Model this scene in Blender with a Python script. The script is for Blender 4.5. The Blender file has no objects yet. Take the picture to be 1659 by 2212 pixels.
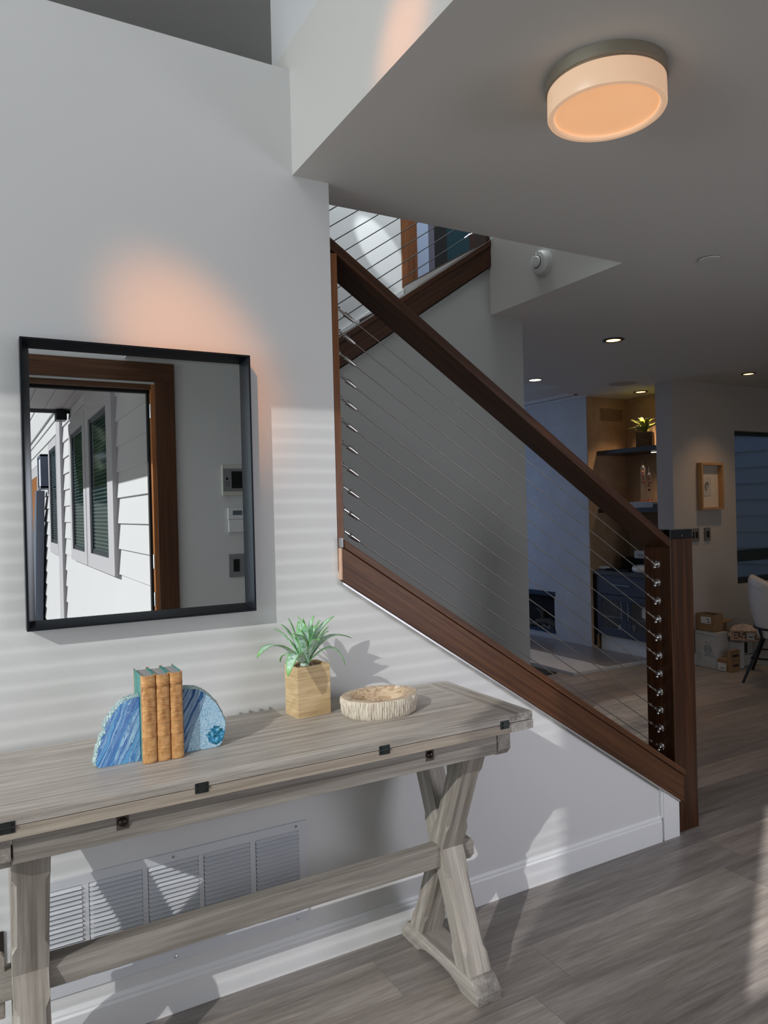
import bpy, bmesh, math, random
from mathutils import Vector, Matrix, Euler, noise
random.seed(7)
S = bpy.context.scene
COL = S.collection
PI = math.pi

# ------------------------------------------------------------------ camera
F_PX, YAW, PITCH, ROLL = 1583.91, 1.06274514, -0.003018, -0.02502725
CAMZ = 1.5
fw = Vector((math.cos(YAW)*math.cos(PITCH), math.sin(YAW)*math.cos(PITCH), math.sin(PITCH)))
rt = Vector((math.sin(YAW), -math.cos(YAW), 0.0))
up = rt.cross(fw)
r2 = rt*math.cos(ROLL) + up*math.sin(ROLL)
u2 = -rt*math.sin(ROLL) + up*math.cos(ROLL)
cam = bpy.data.cameras.new('camera')
cam.sensor_fit = 'VERTICAL'; cam.sensor_height = 24.0; cam.lens = F_PX/2212*24.0
cam.clip_start = 0.02
camo = bpy.data.objects.new('camera', cam); COL.objects.link(camo)
M = Matrix((r2, u2, -fw)).transposed().to_4x4(); M.translation = (0, 0, CAMZ)
camo.matrix_world = M
S.camera = camo

# ------------------------------------------------------------------ light
S.view_settings.view_transform = 'Standard'
S.view_settings.look = 'None'
S.view_settings.gamma = 1.0
S.view_settings.exposure = 0.0
S.view_settings.use_curve_mapping = False
S.cycles.use_denoising = True
S.cycles.use_adaptive_sampling = True
S.cycles.adaptive_threshold = 0.02
S.cycles.max_bounces = 8
S.cycles.diffuse_bounces = 5
S.cycles.caustics_reflective = False
S.cycles.caustics_refractive = False
S.cycles.sample_clamp_indirect = 6.0

W = bpy.data.worlds.new('world'); S.world = W; W.use_nodes = True
nt = W.node_tree; nt.nodes.clear()
wo = nt.nodes.new('ShaderNodeOutputWorld'); bg = nt.nodes.new('ShaderNodeBackground')
sky = nt.nodes.new('ShaderNodeTexSky'); sky.sky_type = 'HOSEK_WILKIE'; sky.turbidity = 3.0
sky.sun_direction = (-0.755, -0.459, 0.469)
bg.inputs['Strength'].default_value = 1.25
nt.links.new(sky.outputs[0], bg.inputs[0]); nt.links.new(bg.outputs[0], wo.inputs[0])

SUN_DIR = Vector((0.855*math.cos(math.radians(28)), 0.52*math.cos(math.radians(28)), -math.sin(math.radians(28)))).normalized()
sl = bpy.data.lights.new('sun', 'SUN'); sl.energy = 6.3; sl.angle = math.radians(0.40); sl.color = (1.0, 0.985, 0.955)
so = bpy.data.objects.new('sun', sl); COL.objects.link(so)
so.rotation_euler = SUN_DIR.to_track_quat('-Z', 'Y').to_euler()

def area(name, loc, target, sx, sy, power, color, spread=PI):
    l = bpy.data.lights.new(name, 'AREA'); l.shape = 'RECTANGLE'; l.size = sx; l.size_y = sy
    l.energy = power; l.color = color; l.spread = spread
    o = bpy.data.objects.new(name, l); COL.objects.link(o); o.location = loc
    o.rotation_euler = (Vector(target)-Vector(loc)).to_track_quat('-Z', 'Y').to_euler()
    return o
area('atrium_fill', (-2.6, 0.7, 5.35), (-2.6, 0.7, 0), 4.6, 2.6, 72, (0.99, 0.95, 1.0))  # fill lamp added from above; the atrium ceiling itself is closed
area('daylight_left', (-5.9, 0.7, 1.6), (0, 0.8, 1.2), 2.8, 2.8, 150, (0.80, 0.92, 0.96))
area('stairwell_fill', (2.55, 3.3, 5.0), (2.50, 3.5, 0), 0.75, 1.5, 42, (0.90, 0.97, 1.0))  # added lamp that brightens the stairwell wall and slab edge
area('daylight_living', (4.1, 8.6, 1.5), (5.2, 5.5, 1.0), 2.0, 2.0, 14, (0.40, 0.56, 1.0))
area('dining_fill', (8.9, -0.7, 1.4), (6.0, 3.0, 1.0), 2.4, 2.0, 10, (1.0, 0.88, 0.80))  # warm fill added for the dining side, no window at this spot
area('entry_fill', (3.0, -0.80, 1.15), (2.1, 2.2, 0.25), 1.5, 1.6, 24, (0.90, 0.90, 1.0), math.radians(115))  # fill lamp added to lift the lower wall and floor; solid wall behind

def spot(name, loc, target, power, color, angle, blend=0.6, size=0.03):
    l = bpy.data.lights.new(name, 'SPOT'); l.energy = power; l.color = color
    l.spot_size = math.radians(angle); l.spot_blend = blend; l.shadow_soft_size = size
    o = bpy.data.objects.new(name, l); COL.objects.link(o); o.location = loc
    o.rotation_euler = (Vector(target)-Vector(loc)).to_track_quat('-Z', 'Y').to_euler()
    return o
spot('atrium_warm_beam', (-1.2, -0.3, 4.6), (0.60, 2.262, 1.97), 640, (1.0, 0.37, 0.09), 8.2, 1.0, 0.05)
spot('loft_warm_beam', (-1.6, 0.2, 4.4), (0.943, 1.545, 2.66), 380, (1.0, 0.35, 0.08), 5.2, 1.0, 0.05)

spot('sun_streak_spot', (1.62, 3.75, 4.27), (2.46, 4.4, 3.30), 85, (0.92, 0.97, 1.0), 11, 0.35, 0.015)  # added spot, stands in for a streak of sun on the stairwell wall

# ------------------------------------------------------------------ helpers
class MB:
    def __init__(s): s.bm = bmesh.new()
    def box(s, x0, x1, y0, y1, z0, z1, rot=None, piv=None):
        vs = []
        for x in (x0, x1):
            for y in (y0, y1):
                for z in (z0, z1):
                    p = Vector((x, y, z))
                    if rot is not None:
                        c = piv or Vector(((x0+x1)/2, (y0+y1)/2, (z0+z1)/2)); c = Vector(c)
                        p = c + rot @ (p-c)
                    vs.append(s.bm.verts.new(p))
        for f in ((0,1,3,2),(4,6,7,5),(0,4,5,1),(2,3,7,6),(0,2,6,4),(1,5,7,3)):
            s.bm.faces.new([vs[i] for i in f])
        return s
    def prism(s, poly, ax, a0, a1):
        def P(u, v, w):
            return {'x': (w, u, v), 'y': (u, w, v), 'z': (u, v, w)}[ax]
        A = [s.bm.verts.new(P(u, v, a0)) for u, v in poly]
        B = [s.bm.verts.new(P(u, v, a1)) for u, v in poly]
        n = len(poly)
        s.bm.faces.new(A); s.bm.faces.new(B[::-1])
        for i in range(n):
            s.bm.faces.new((A[i], B[i], B[(i+1) % n], A[(i+1) % n]))
        return s
    def quad(s, pts):
        s.bm.faces.new([s.bm.verts.new(p) for p in pts]); return s
    def tube(s, pts, rad, n=10, cap=True):
        pts = [Vector(p) for p in pts]
        rads = rad if isinstance(rad, (list, tuple)) else [rad]*len(pts)
        rings = []; prev = None
        for i, p in enumerate(pts):
            if i == 0: t = pts[1]-pts[0]
            elif i == len(pts)-1: t = pts[-1]-pts[-2]
            else: t = (pts[i+1]-pts[i-1])
            t.normalize()
            if prev is None:
                a = t.orthogonal().normalized()
            else:
                a = (prev - t*prev.dot(t)).normalized()
            prev = a; b = t.cross(a)
            rings.append([s.bm.verts.new(p+(a*math.cos(2*PI*k/n)+b*math.sin(2*PI*k/n))*rads[i]) for k in range(n)])
        for i in range(len(rings)-1):
            for k in range(n):
                s.bm.faces.new((rings[i][k], rings[i][(k+1) % n], rings[i+1][(k+1) % n], rings[i+1][k]))
        if cap:
            s.bm.faces.new(rings[0][::-1]); s.bm.faces.new(rings[-1])
        return s
    def lathe(s, prof, c, n=48, ax='z', fn=None, cap=True):
        c = Vector(c); rings = []
        for j, (r, h) in enumerate(prof):
            ring = []
            for k in range(n):
                a = 2*PI*k/n
                rr, hh = (r, h) if fn is None else fn(r, h, a, j)
                d = (rr*math.cos(a), rr*math.sin(a), hh)
                if ax == 'x': d = (hh, rr*math.cos(a), rr*math.sin(a))
                if ax == 'y': d = (rr*math.cos(a), hh, rr*math.sin(a))
                ring.append(s.bm.verts.new(c+Vector(d)))
            rings.append(ring)
        for i in range(len(rings)-1):
            for k in range(n):
                s.bm.faces.new((rings[i][k], rings[i][(k+1) % n], rings[i+1][(k+1) % n], rings[i+1][k]))
        if cap: s.bm.faces.new(rings[0][::-1]); s.bm.faces.new(rings[-1])
        return s
    def ball(s, c, r, n=16):
        prof = [(max(r*math.sin(PI*i/(n//2)), 1e-4), -r*math.cos(PI*i/(n//2))) for i in range(n//2+1)]
        return s.lathe(prof, c, n)

def wloc(o):
    v = Vector((0, 0, 0))
    while o is not None:
        v += o.location; o = o.parent
    return v

def obj(name, mb, m, parent=None, bev=0.0, smooth=None, seg=2, kind=None, label=None, recalc=True, xf=None):
    bm = mb.bm
    if xf is not None: bm.transform(xf)
    if recalc: bmesh.ops.recalc_face_normals(bm, faces=bm.faces)
    if parent is not None:
        bmesh.ops.translate(bm, verts=bm.verts, vec=-wloc(parent))
    me = bpy.data.meshes.new(name); bm.to_mesh(me); bm.free()
    me.materials.append(m)
    if smooth is not None or bev:
        for p in me.polygons: p.use_smooth = True
        me.set_sharp_from_angle(angle=math.radians(smooth if smooth is not None else 30))
    o = bpy.data.objects.new(name, me); COL.objects.link(o)
    if parent is not None: o.parent = parent
    if bev:
        md = o.modifiers.new('bevel', 'BEVEL'); md.width = bev; md.segments = seg
        md.limit_method = 'ANGLE'; md.angle_limit = math.radians(35); md.harden_normals = True
    if kind: o['kind'] = kind
    if label: o['label'] = label
    return o

def thing(name, label, cat, loc=(0, 0, 0), group=None):
    o = bpy.data.objects.new(name, None); COL.objects.link(o); o.location = loc
    o.empty_display_size = 0.05
    o['label'] = label; o['category'] = cat
    if group: o['group'] = group
    return o

def tag(o, label, cat, group=None):
    o['label'] = label; o['category'] = cat
    if group: o['group'] = group
    return o

def struct(name, mb, m, **k):
    return obj(name, mb, m, kind='structure', **k)

def rebase(o):
    """put a single mesh thing's origin at the base of its mesh"""
    vs = o.data.vertices
    lo = [min(v.co[i] for v in vs) for i in range(3)]; hi = [max(v.co[i] for v in vs) for i in range(3)]
    c = Vector(((lo[0]+hi[0])/2, (lo[1]+hi[1])/2, lo[2]))
    for v in vs: v.co -= c
    o.location = c
    return o

# ------------------------------------------------------------------ materials
def srgb(r, g, b):
    f = lambda c: (c/255/12.92) if c/255 <= 0.04045 else ((c/255+0.055)/1.055)**2.4
    return (f(r), f(g), f(b), 1)

class NT:
    def __init__(s, name):
        s.m = bpy.data.materials.new(name); s.m.use_nodes = True
        s.t = s.m.node_tree; s.t.nodes.clear()
        s.out = s.n('ShaderNodeOutputMaterial'); s.b = s.n('ShaderNodeBsdfPrincipled')
        s.l(s.b.outputs[0], s.out.inputs[0])
    def n(s, t, **k):
        nd = s.t.nodes.new(t)
        for a, v in k.items(): setattr(nd, a, v)
        return nd
    def l(s, a, b): s.t.links.new(a, b)
    def coords(s, rot=(0, 0, 0), scale=(1, 1, 1), loc=(0, 0, 0), src='Object'):
        tc = s.n('ShaderNodeTexCoord'); vr = s.n('ShaderNodeVectorRotate', rotation_type='EULER_XYZ')
        vr.inputs['Rotation'].default_value = rot
        s.l(tc.outputs[src], vr.inputs['Vector'])
        mp = s.n('ShaderNodeMapping'); mp.inputs['Scale'].default_value = scale; mp.inputs['Location'].default_value = loc
        s.l(vr.outputs[0], mp.inputs['Vector'])
        return mp.outputs[0]
    def noise(s, vec, scale=1, detail=4, rough=0.55, dist=0.0):
        nd = s.n('ShaderNodeTexNoise'); nd.inputs['Scale'].default_value = scale
        nd.inputs['Detail'].default_value = detail; nd.inputs['Roughness'].default_value = rough
        nd.inputs['Distortion'].default_value = dist
        if vec is not None: s.l(vec, nd.inputs['Vector'])
        return nd.outputs['Fac']
    def ramp(s, fac, stops):
        r = s.n('ShaderNodeValToRGB'); el = r.color_ramp.elements
        while len(el) < len(stops): el.new(0.5)
        for e, (p, c) in zip(el, stops):
            e.position = p; e.color = c if len(c) == 4 else (*c, 1)
        s.l(fac, r.inputs[0]); return r.outputs[0]
    def mix(s, fac, a, b, mode='MIX'):
        m = s.n('ShaderNodeMix', data_type='RGBA', blend_type=mode)
        if isinstance(fac, float): m.inputs[0].default_value = fac
        else: s.l(fac, m.inputs[0])
        for i, v in ((6, a), (7, b)):
            if isinstance(v, tuple): m.inputs[i].default_value = v
            else: s.l(v, m.inputs[i])
        return m.outputs[2]
    def math(s, op, a, b=0.0):
        m = s.n('ShaderNodeMath', operation=op)
        for i, v in ((0, a), (1, b)):
            if isinstance(v, (int, float)): m.inputs[i].default_value = v
            else: s.l(v, m.inputs[i])
        return m.outputs[0]
    def bump(s, h, strength=0.3, dist=0.002):
        b = s.n('ShaderNodeBump'); b.inputs['Strength'].default_value = strength; b.inputs['Distance'].default_value = dist
        s.l(h, b.inputs['Height']); s.l(b.outputs[0], s.b.inputs['Normal'])
    def set(s, **k):
        names = dict(color='Base Color', rough='Roughness', metal='Metallic', spec='Specular IOR Level', coat='Coat Weight',
                     trans='Transmission Weight', ior='IOR', alpha='Alpha', emis='Emission Color', estr='Emission Strength', sheen='Sheen Weight')
        for a, v in k.items():
            i = s.b.inputs[names[a]]
            if isinstance(v, (int, float, tuple)): i.default_value = v
            else: s.l(v, i)
        return s.m

def plain(name, c, rough=0.5, metal=0.0, **k):
    t = NT(name); return t.set(color=c, rough=rough, metal=metal, **k)

def paint(name, c, rough=0.55, bump=0.06):
    t = NT(name); v = t.coords(); h = t.noise(v, 140, 3)
    cc = t.mix(t.noise(v, 1.3, 2), tuple(x*0.985 for x in c[:3])+(1,), tuple(min(x*1.015, 1) for x in c[:3])+(1,))
    t.bump(h, bump, 0.001); return t.set(color=cc, rough=rough)

def wood(name, cols, rot=(0, 0, 0), axis=0, f=1.0, rough=0.5, fine=0.35, coat=0.0, pos=(0.28, 0.5, 0.72), bumps=0.25, off=(0, 0, 0)):
    """grain runs along local axis after rotation"""
    t = NT(name)
    sc = [26*f]*3; sc[axis] = 0.9*f
    sf = [210*f]*3; sf[axis] = 7*f
    sm = [60*f]*3; sm[axis] = 1.6*f
    v = t.coords(rot, tuple(sc), off); n1 = t.noise(v, 1, 5, 0.6, 1.1)
    v2 = t.coords(rot, tuple(sf), off); n2 = t.noise(v2, 1, 3, 0.6)
    v3 = t.coords(rot, tuple(sm), off); n3 = t.noise(v3, 1, 3, 0.5, 0.4)
    a = t.math('ADD', t.math('MULTIPLY', n1, 0.6), t.math('MULTIPLY', n3, 0.4))
    c = t.ramp(a, [(pos[0], cols[0]), (pos[1], cols[1]), (pos[2], cols[2])])
    fine_c = t.ramp(n2, [(0.35, (0.72, 0.72, 0.72, 1)), (0.62, (1.18, 1.18, 1.18, 1))])
    c2 = t.mix(fine, c, fine_c, 'MULTIPLY')
    t.bump(t.math('ADD', n2, n3), bumps, 0.0015)
    return t.set(color=c2, rough=rough, coat=coat, spec=0.3)

M_wall = paint('wall_paint', (0.66, 0.665, 0.665, 1))
M_ceil = paint('ceiling_paint', (0.63, 0.615, 0.585, 1), 0.7)
M_trimw = paint('white_trim_paint', (0.74, 0.75, 0.76, 1), 0.35, 0.02)
M_wall2 = paint('dimmed_wall_paint', (0.47, 0.43, 0.40, 1))  # darkened wall paint, the far room's dimmer light put into its colour
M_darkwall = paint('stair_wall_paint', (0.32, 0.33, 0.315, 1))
M_niche = NT('warm_plaster'); _v = M_niche.coords(); M_niche = M_niche.set(color=M_niche.ramp(M_niche.noise(_v, 5, 6, 0.65), [(0.3, (0.36, 0.245, 0.15, 1)), (0.7, (0.50, 0.35, 0.225, 1))]), rough=0.75)
M_fire = NT('fireplace_plaster'); _v = M_fire.coords(); M_fire = M_fire.set(color=M_fire.ramp(M_fire.noise(_v, 3, 6, 0.6), [(0.3, (0.50, 0.52, 0.55, 1)), (0.7, (0.60, 0.62, 0.66, 1))]), rough=0.5)
ANG = math.atan(0.6616)
MAH = [(0.014, 0.005, 0.0022, 1), (0.044, 0.0165, 0.0065, 1), (0.088, 0.034, 0.0135, 1)]
MAHS = [(0.030, 0.011, 0.0045, 1), (0.082, 0.032, 0.012, 1), (0.15, 0.062, 0.024, 1)]
MAHL = [(0.09, 0.032, 0.012, 1), (0.17, 0.065, 0.024, 1), (0.26, 0.105, 0.04, 1)]
M_mahS = wood('mahogany_slope', MAH, rot=(0, -ANG, 0), axis=0, f=1.2, rough=0.38)
M_mahStr = wood('mahogany_stringer', MAHS, rot=(0, -ANG, 0), axis=0, f=1.2, rough=0.38)
M_mahU = wood('mahogany_slope_up', MAH, rot=(0, ANG, 0), axis=0, f=1.2, rough=0.38)
M_mahZ = wood('mahogany_vertical', MAH, axis=2, f=1.2, rough=0.38)
M_mahZL = wood('mahogany_vertical_light', MAHL, axis=2, f=1.2, rough=0.35)
M_mahX = wood('mahogany_horizontal', MAH, axis=0, f=1.2, rough=0.35)
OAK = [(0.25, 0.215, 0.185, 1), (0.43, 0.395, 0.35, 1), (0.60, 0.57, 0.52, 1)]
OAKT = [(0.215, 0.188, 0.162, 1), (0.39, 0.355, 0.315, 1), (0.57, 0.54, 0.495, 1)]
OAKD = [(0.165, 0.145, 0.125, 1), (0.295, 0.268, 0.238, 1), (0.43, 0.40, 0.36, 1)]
M_oakX = wood('greywashed_oak_lengthwise', OAKT, axis=0, f=1.7, rough=0.42, fine=0.55, pos=(0.30, 0.5, 0.70))
M_oakY = wood('greywashed_oak_crosswise', OAKT, axis=1, f=1.0, rough=0.45, fine=0.6, pos=(0.34, 0.5, 0.64))
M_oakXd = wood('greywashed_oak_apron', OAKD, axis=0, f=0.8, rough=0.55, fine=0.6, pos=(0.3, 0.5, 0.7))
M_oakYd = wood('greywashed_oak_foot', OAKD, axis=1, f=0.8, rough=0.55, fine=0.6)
LT = math.atan2(0.27, 0.69)
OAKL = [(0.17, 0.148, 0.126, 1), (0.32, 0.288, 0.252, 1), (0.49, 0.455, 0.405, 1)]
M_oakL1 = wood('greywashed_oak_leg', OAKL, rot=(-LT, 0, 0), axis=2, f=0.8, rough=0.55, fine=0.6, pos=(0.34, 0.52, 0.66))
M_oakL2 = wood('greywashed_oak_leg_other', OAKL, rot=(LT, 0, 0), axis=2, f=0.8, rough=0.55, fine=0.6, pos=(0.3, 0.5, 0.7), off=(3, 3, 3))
M_black = plain('black_metal', (0.012, 0.013, 0.016, 1), 0.35, 0.6)
M_mirfr = plain('black_anodised_frame', (0.010, 0.013, 0.018, 1), 0.33, 0.6)
M_hinge = plain('dark_hinge_metal', (0.05, 0.057, 0.055, 1), 0.4, 0.8)
M_bolt = plain('bronze_bolt', (0.05, 0.04, 0.035, 1), 0.35, 0.9)
M_steel = plain('stainless_steel', (0.62, 0.62, 0.62, 1), 0.16, 1.0)
M_cable = plain('steel_cable', (0.30, 0.285, 0.27, 1), 0.35, 0.9)
M_cableU = plain('dark_steel_cable', (0.05, 0.055, 0.055, 1), 0.5, 0.4)
M_nickel = NT('brushed_nickel'); _v = M_nickel.coords((0, 0, 0), (6, 6, 400)); M_nickel = M_nickel.set(color=(0.42, 0.38, 0.31, 1), metal=1.0, rough=M_nickel.math('MULTIPLY_ADD', M_nickel.noise(_v, 1, 2), 0.25))
M_mirror = plain('mirror_glass', (0.75, 0.78, 0.78, 1), 0.0, 1.0)
M_white = plain('white_plastic', (0.72, 0.73, 0.73, 1), 0.35)
M_vent = plain('white_enamelled_steel', (0.62, 0.64, 0.68, 1), 0.4)
M_dark = plain('dark_void', (0.004, 0.004, 0.005, 1), 0.9)
M_grayplastic = plain('taupe_switch_plate', (0.13, 0.115, 0.10, 1), 0.4)
M_silver = plain('grey_panel', (0.28, 0.28, 0.28, 1), 0.4, 0.4)

def glow(name, c, s):
    t = NT(name); return t.set(color=(0.8, 0.8, 0.8, 1), emis=c, estr=s)
M_bulbW = glow('warm_bulb', (1.0, 0.62, 0.28, 1), 3.2)
M_bulbC = glow('pale_bulb', (1.0, 0.93, 0.70, 1), 7.0)

M_thin = NT('thin_clear_glass').set(color=(0.9, 0.9, 0.9, 1), rough=0.03, alpha=0.06)

# ------------------------------------------------------------------ floor : planks with their own tone
def floor_mesh():
    bm = bmesh.new(); lay = bm.loops.layers.float_color.new('tone')
    PW = 0.203
    joints = {0: [-2.2, -0.7, 1.12, 2.80, 4.4, 6.1, 7.9], -1: [-1.6, 0.2, 1.62, 2.643, 4.35, 5.9, 7.6], -2: [-2.0, -0.4, 1.459, 3.2, 5.0, 6.6], 1: [-1.3, 0.3, 1.81, 3.6, 5.2, 6.9, 8.3]}
    rnd = random.Random(3)
    for r in range(-16, 34):
        y0 = 1.96+r*PW; y1 = y0+PW
        if y0 < -0.95: y0 = -0.95
        if y1 < -0.9: continue
        js = joints.get(r)
        if js is None:
            js = []; x = -6.2+rnd.uniform(0.2, 1.6)
            while x < 10.2: js.append(x); x += rnd.uniform(1.3, 1.85)
        xs = [-6.3]+js+[10.3]
        for a, b in zip(xs[:-1], xs[1:]):
            tone = rnd.random(); o2 = rnd.random(); g = 0.0008
            vs = [bm.verts.new(p) for p in ((a+g, y0+g, 0), (b-g, y0+g, 0), (b-g, y1-g, 0), (a+g, y1-g, 0))]
            f = bm.faces.new(vs)
            for l in f.loops: l[lay] = (tone, o2, 0, 1)
            # slim bevelled lip around each plank
            lo = [bm.verts.new(p) for p in ((a, y0, -0.004), (b, y0, -0.004), (b, y1, -0.004), (a, y1, -0.004))]
            for i in range(4):
                ff = bm.faces.new((vs[i], lo[i], lo[(i+1) % 4], vs[(i+1) % 4]))
                for l in ff.loops: l[lay] = (tone, o2, 1, 1)
    for p in ((-3.1, -0.95, -0.004),):
        vs = [bm.verts.new(q) for q in ((-6.3, -0.95, -0.05), (10.3, -0.95, -0.05), (10.3, 8.8, -0.05), (-6.3, 8.8, -0.05))]
        f = bm.faces.new(vs)
        for l in f.loops: l[lay] = (0, 0, 1, 1)
    return bm
t = NT('grey_brown_plank_floor')
at = t.n('ShaderNodeAttribute', attribute_name='tone')
sep = t.n('ShaderNodeSeparateColor'); t.l(at.outputs['Color'], sep.inputs[0])
tc = t.n('ShaderNodeTexCoord')
comb = t.n('ShaderNodeCombineXYZ')
t.l(t.math('MULTIPLY', sep.outputs[1], 37.0), comb.inputs[0]); t.l(t.math('MULTIPLY', sep.outputs[0], 91.0), comb.inputs[1]); t.l(t.math('MULTIPLY', sep.outputs[1], 11.0), comb.inputs[2])
va = t.n('ShaderNodeVectorMath', operation='ADD'); t.l(tc.outputs['Object'], va.inputs[0]); t.l(comb.outputs[0], va.inputs[1])
def vm(scale):
    mp = t.n('ShaderNodeMapping'); mp.inputs['Scale'].default_value = scale; t.l(va.outputs[0], mp.inputs['Vector']); return mp.outputs[0]
g1 = t.noise(vm((1.4, 11, 1)), 1, 5, 0.6, 0.8); g2 = t.noise(vm((4, 70, 1)), 1, 4, 0.65, 0.5); g3 = t.noise(vm((12, 260, 1)), 1, 2, 0.6)
mixn = t.math('ADD', t.math('MULTIPLY', g1, 0.55), t.math('MULTIPLY', g2, 0.45))
base = t.ramp(mixn, [(0.32, (0.155, 0.134, 0.12, 1)), (0.5, (0.26, 0.23, 0.21, 1)), (0.68, (0.38, 0.345, 0.32, 1))])
tonec = t.ramp(sep.outputs[0], [(0.0, (0.76, 0.77, 0.79, 1)), (0.5, (1, 0.99, 0.97, 1)), (1.0, (1.22, 1.2, 1.16, 1))])
c = t.mix(1.0, base, tonec, 'MULTIPLY')
c = t.mix(0.35, c, t.ramp(g3, [(0.35, (0.7, 0.7, 0.7, 1)), (0.65, (1.25, 1.25, 1.25, 1))]), 'MULTIPLY')
c = t.mix(t.math('MULTIPLY', sep.outputs[2], 0.35), c, (0.36, 0.33, 0.30, 1))
t.bump(t.math('ADD', g2, g3), 0.12, 0.001)
M_floor = t.set(color=c, rough=0.36, spec=0.45)
fm = bpy.data.meshes.new('floor'); fb = floor_mesh(); fb.to_mesh(fm); fb.free(); fm.materials.append(M_floor)
fo = bpy.data.objects.new('floor', fm); COL.objects.link(fo); fo['kind'] = 'structure'

# ------------------------------------------------------------------ room shell
YW = 2.262; YI = 2.42; ZC = 2.616; XE = 0.943
m = MB().prism([(-6.2, 0), (2.735, 0), (2.735, 0.165), (1.082, 1.262), (1.075, 1.30), (1.075, ZC+0.002), (XE+0.002, ZC+0.002), (XE+0.002, 2.965), (-6.2, 2.965)], 'y', YW, YI)
struct('wall_mirror', m, M_wall)
# ceiling slab with the stair opening, the lower corridor strip and a recessed tray
m = MB()
m.box(XE, 10.2, -0.9, YI, ZC, 3.05)
m.box(2.645, 10.2, YI, 4.71, ZC, 3.05)
m.box(2.645, 6.2, 4.71, 5.2, ZC, 3.05)
m.box(4.83, 6.2, 5.2, 8.8, ZC, 3.05)
m.box(2.883, 4.83, 5.2, 8.8, ZC+0.20, 3.05)
struct('ceiling', m, M_ceil)
struct('wall_loft', MB().box(XE, XE+0.14, -0.9, YI, 3.05, 5.5).box(XE+0.14, 2.645, YI-0.14, YI, 3.05, 5.5), M_wall)
struct('ceiling_atrium', MB().box(-6.3, XE+0.1, -0.9, YI, 5.5, 5.6), M_ceil)
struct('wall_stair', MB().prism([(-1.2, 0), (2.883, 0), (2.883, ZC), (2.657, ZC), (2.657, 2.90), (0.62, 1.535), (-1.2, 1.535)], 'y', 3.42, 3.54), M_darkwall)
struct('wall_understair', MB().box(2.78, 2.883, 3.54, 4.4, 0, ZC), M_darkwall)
struct('wall_stairwell', MB().box(-6.2, 2.64, 4.40, 4.52, 0, 5.5), M_wall)
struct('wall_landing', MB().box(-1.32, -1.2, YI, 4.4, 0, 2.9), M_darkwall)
struct('ceiling_stairwell', MB().box(-6.2, 2.05, YI, 4.4, 4.32, 4.42).box(2.05, 2.15, YI, 4.4, 4.32, 5.5).box(2.05, 5.0, YI, 4.4, 5.5, 5.6).box(2.8, 5.0, 4.4, 6.6, 5.5, 5.6), M_ceil)
struct('shade_block', MB().box(5.2, 10.2, -0.9, 4.7, 3.06, 3.15).box(5.2, 6.2, 4.7, 8.8, 3.06, 3.15), M_ceil)  # unseen mass added to keep the sun off the siding wing
# upstairs landing beyond the stairwell
struct('floor_landing', MB().box(2.645, 5.0, 3.42, 6.5, 3.05, 3.06), M_mahX)
M_blue = paint('cool_blue_tint', (0.33, 0.40, 0.55, 1))
M_teal = plain('teal_glass', (0.02, 0.045, 0.055, 1), 0.15)
struct('wall_upstairs', MB().box(2.9, 5.0, 6.0, 6.1, 3.05, 5.5).box(5.0, 5.1, 2.42, 6.1, 3.05, 5.5), M_blue)
tr = struct('trim_1', MB().box(2.64, 2.765, 4.385, 4.54, 2.95, 5.3), M_mahZL, bev=0.003)
d = struct('door_2', MB().box(2.765, 2.868, 4.400, 4.44, 3.05, 5.2), M_blue)  # white panel; the blue it reflects is painted into its colour
struct('trim_2', MB().box(2.869, 2.918, 4.400, 4.56, 3.05, 5.2), plain('mauve_shade_paint', (0.10, 0.095, 0.13, 1), 0.6))
struct('dark_gap', MB().box(2.919, 3.028, 4.402, 4.56, 3.05, 5.2), M_dark)  # solid black strip standing in for the shade of a gap
struct('window_2', MB().box(3.029, 3.232, 4.402, 4.43, 3.05, 5.2), M_teal)
struct('trim_4', MB().box(3.233, 3.40, 4.400, 4.56, 3.05, 5.2), M_mahZ)
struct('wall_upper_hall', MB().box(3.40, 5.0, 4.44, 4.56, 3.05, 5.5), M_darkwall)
# living room end
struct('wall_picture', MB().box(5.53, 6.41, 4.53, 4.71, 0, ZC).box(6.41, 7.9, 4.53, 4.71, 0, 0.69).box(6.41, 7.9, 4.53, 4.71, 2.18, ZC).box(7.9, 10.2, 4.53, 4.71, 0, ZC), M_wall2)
struct('wall_niche', MB().box(6.10, 6.20, 4.71, 5.68, 0, ZC).box(5.5303, 6.10, 5.58, 5.5895, 0, ZC), M_niche)
fy0, fy1, fz0, fz1 = 6.135, 7.6, 0.10, 0.545
struct('wall_fireplace', MB().box(5.53, 5.651, 5.59, fy0, 0, ZC).box(5.651, 6.1, 5.59, 5.68, 0, ZC).box(5.53, 5.65, fy0, fy1, 0, fz0).box(5.53, 5.65, fy0, fy1, fz1, ZC).box(5.53, 5.65, fy1, 8.8, 0, ZC).box(5.65, 6.1, fy0, fy1, 0, fz1), M_fire)
struct('wall_far', MB().box(2.0, 3.0, 8.7, 8.8, 0, ZC).box(5.2, 5.53, 8.7, 8.8, 0, ZC).box(3.0, 5.2, 8.7, 8.8, 0, 0.3).box(3.0, 5.2, 8.7, 8.8, 2.5, ZC), M_wall)
struct('wall_right', MB().box(10.2, 10.3, -0.9, 0.3, 0, ZC).box(10.2, 10.3, 2.7, 4.7, 0, ZC).box(10.2, 10.3, 0.3, 2.7, 2.4, ZC), M_wall)
struct('wall_outer', MB().box(6.101, 6.2, 5.68, 8.8, 0, ZC), M_fire)
struct('wall_living', MB().box(2.2, 2.3, 4.52, 8.8, 0, ZC), M_wall)
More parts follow.
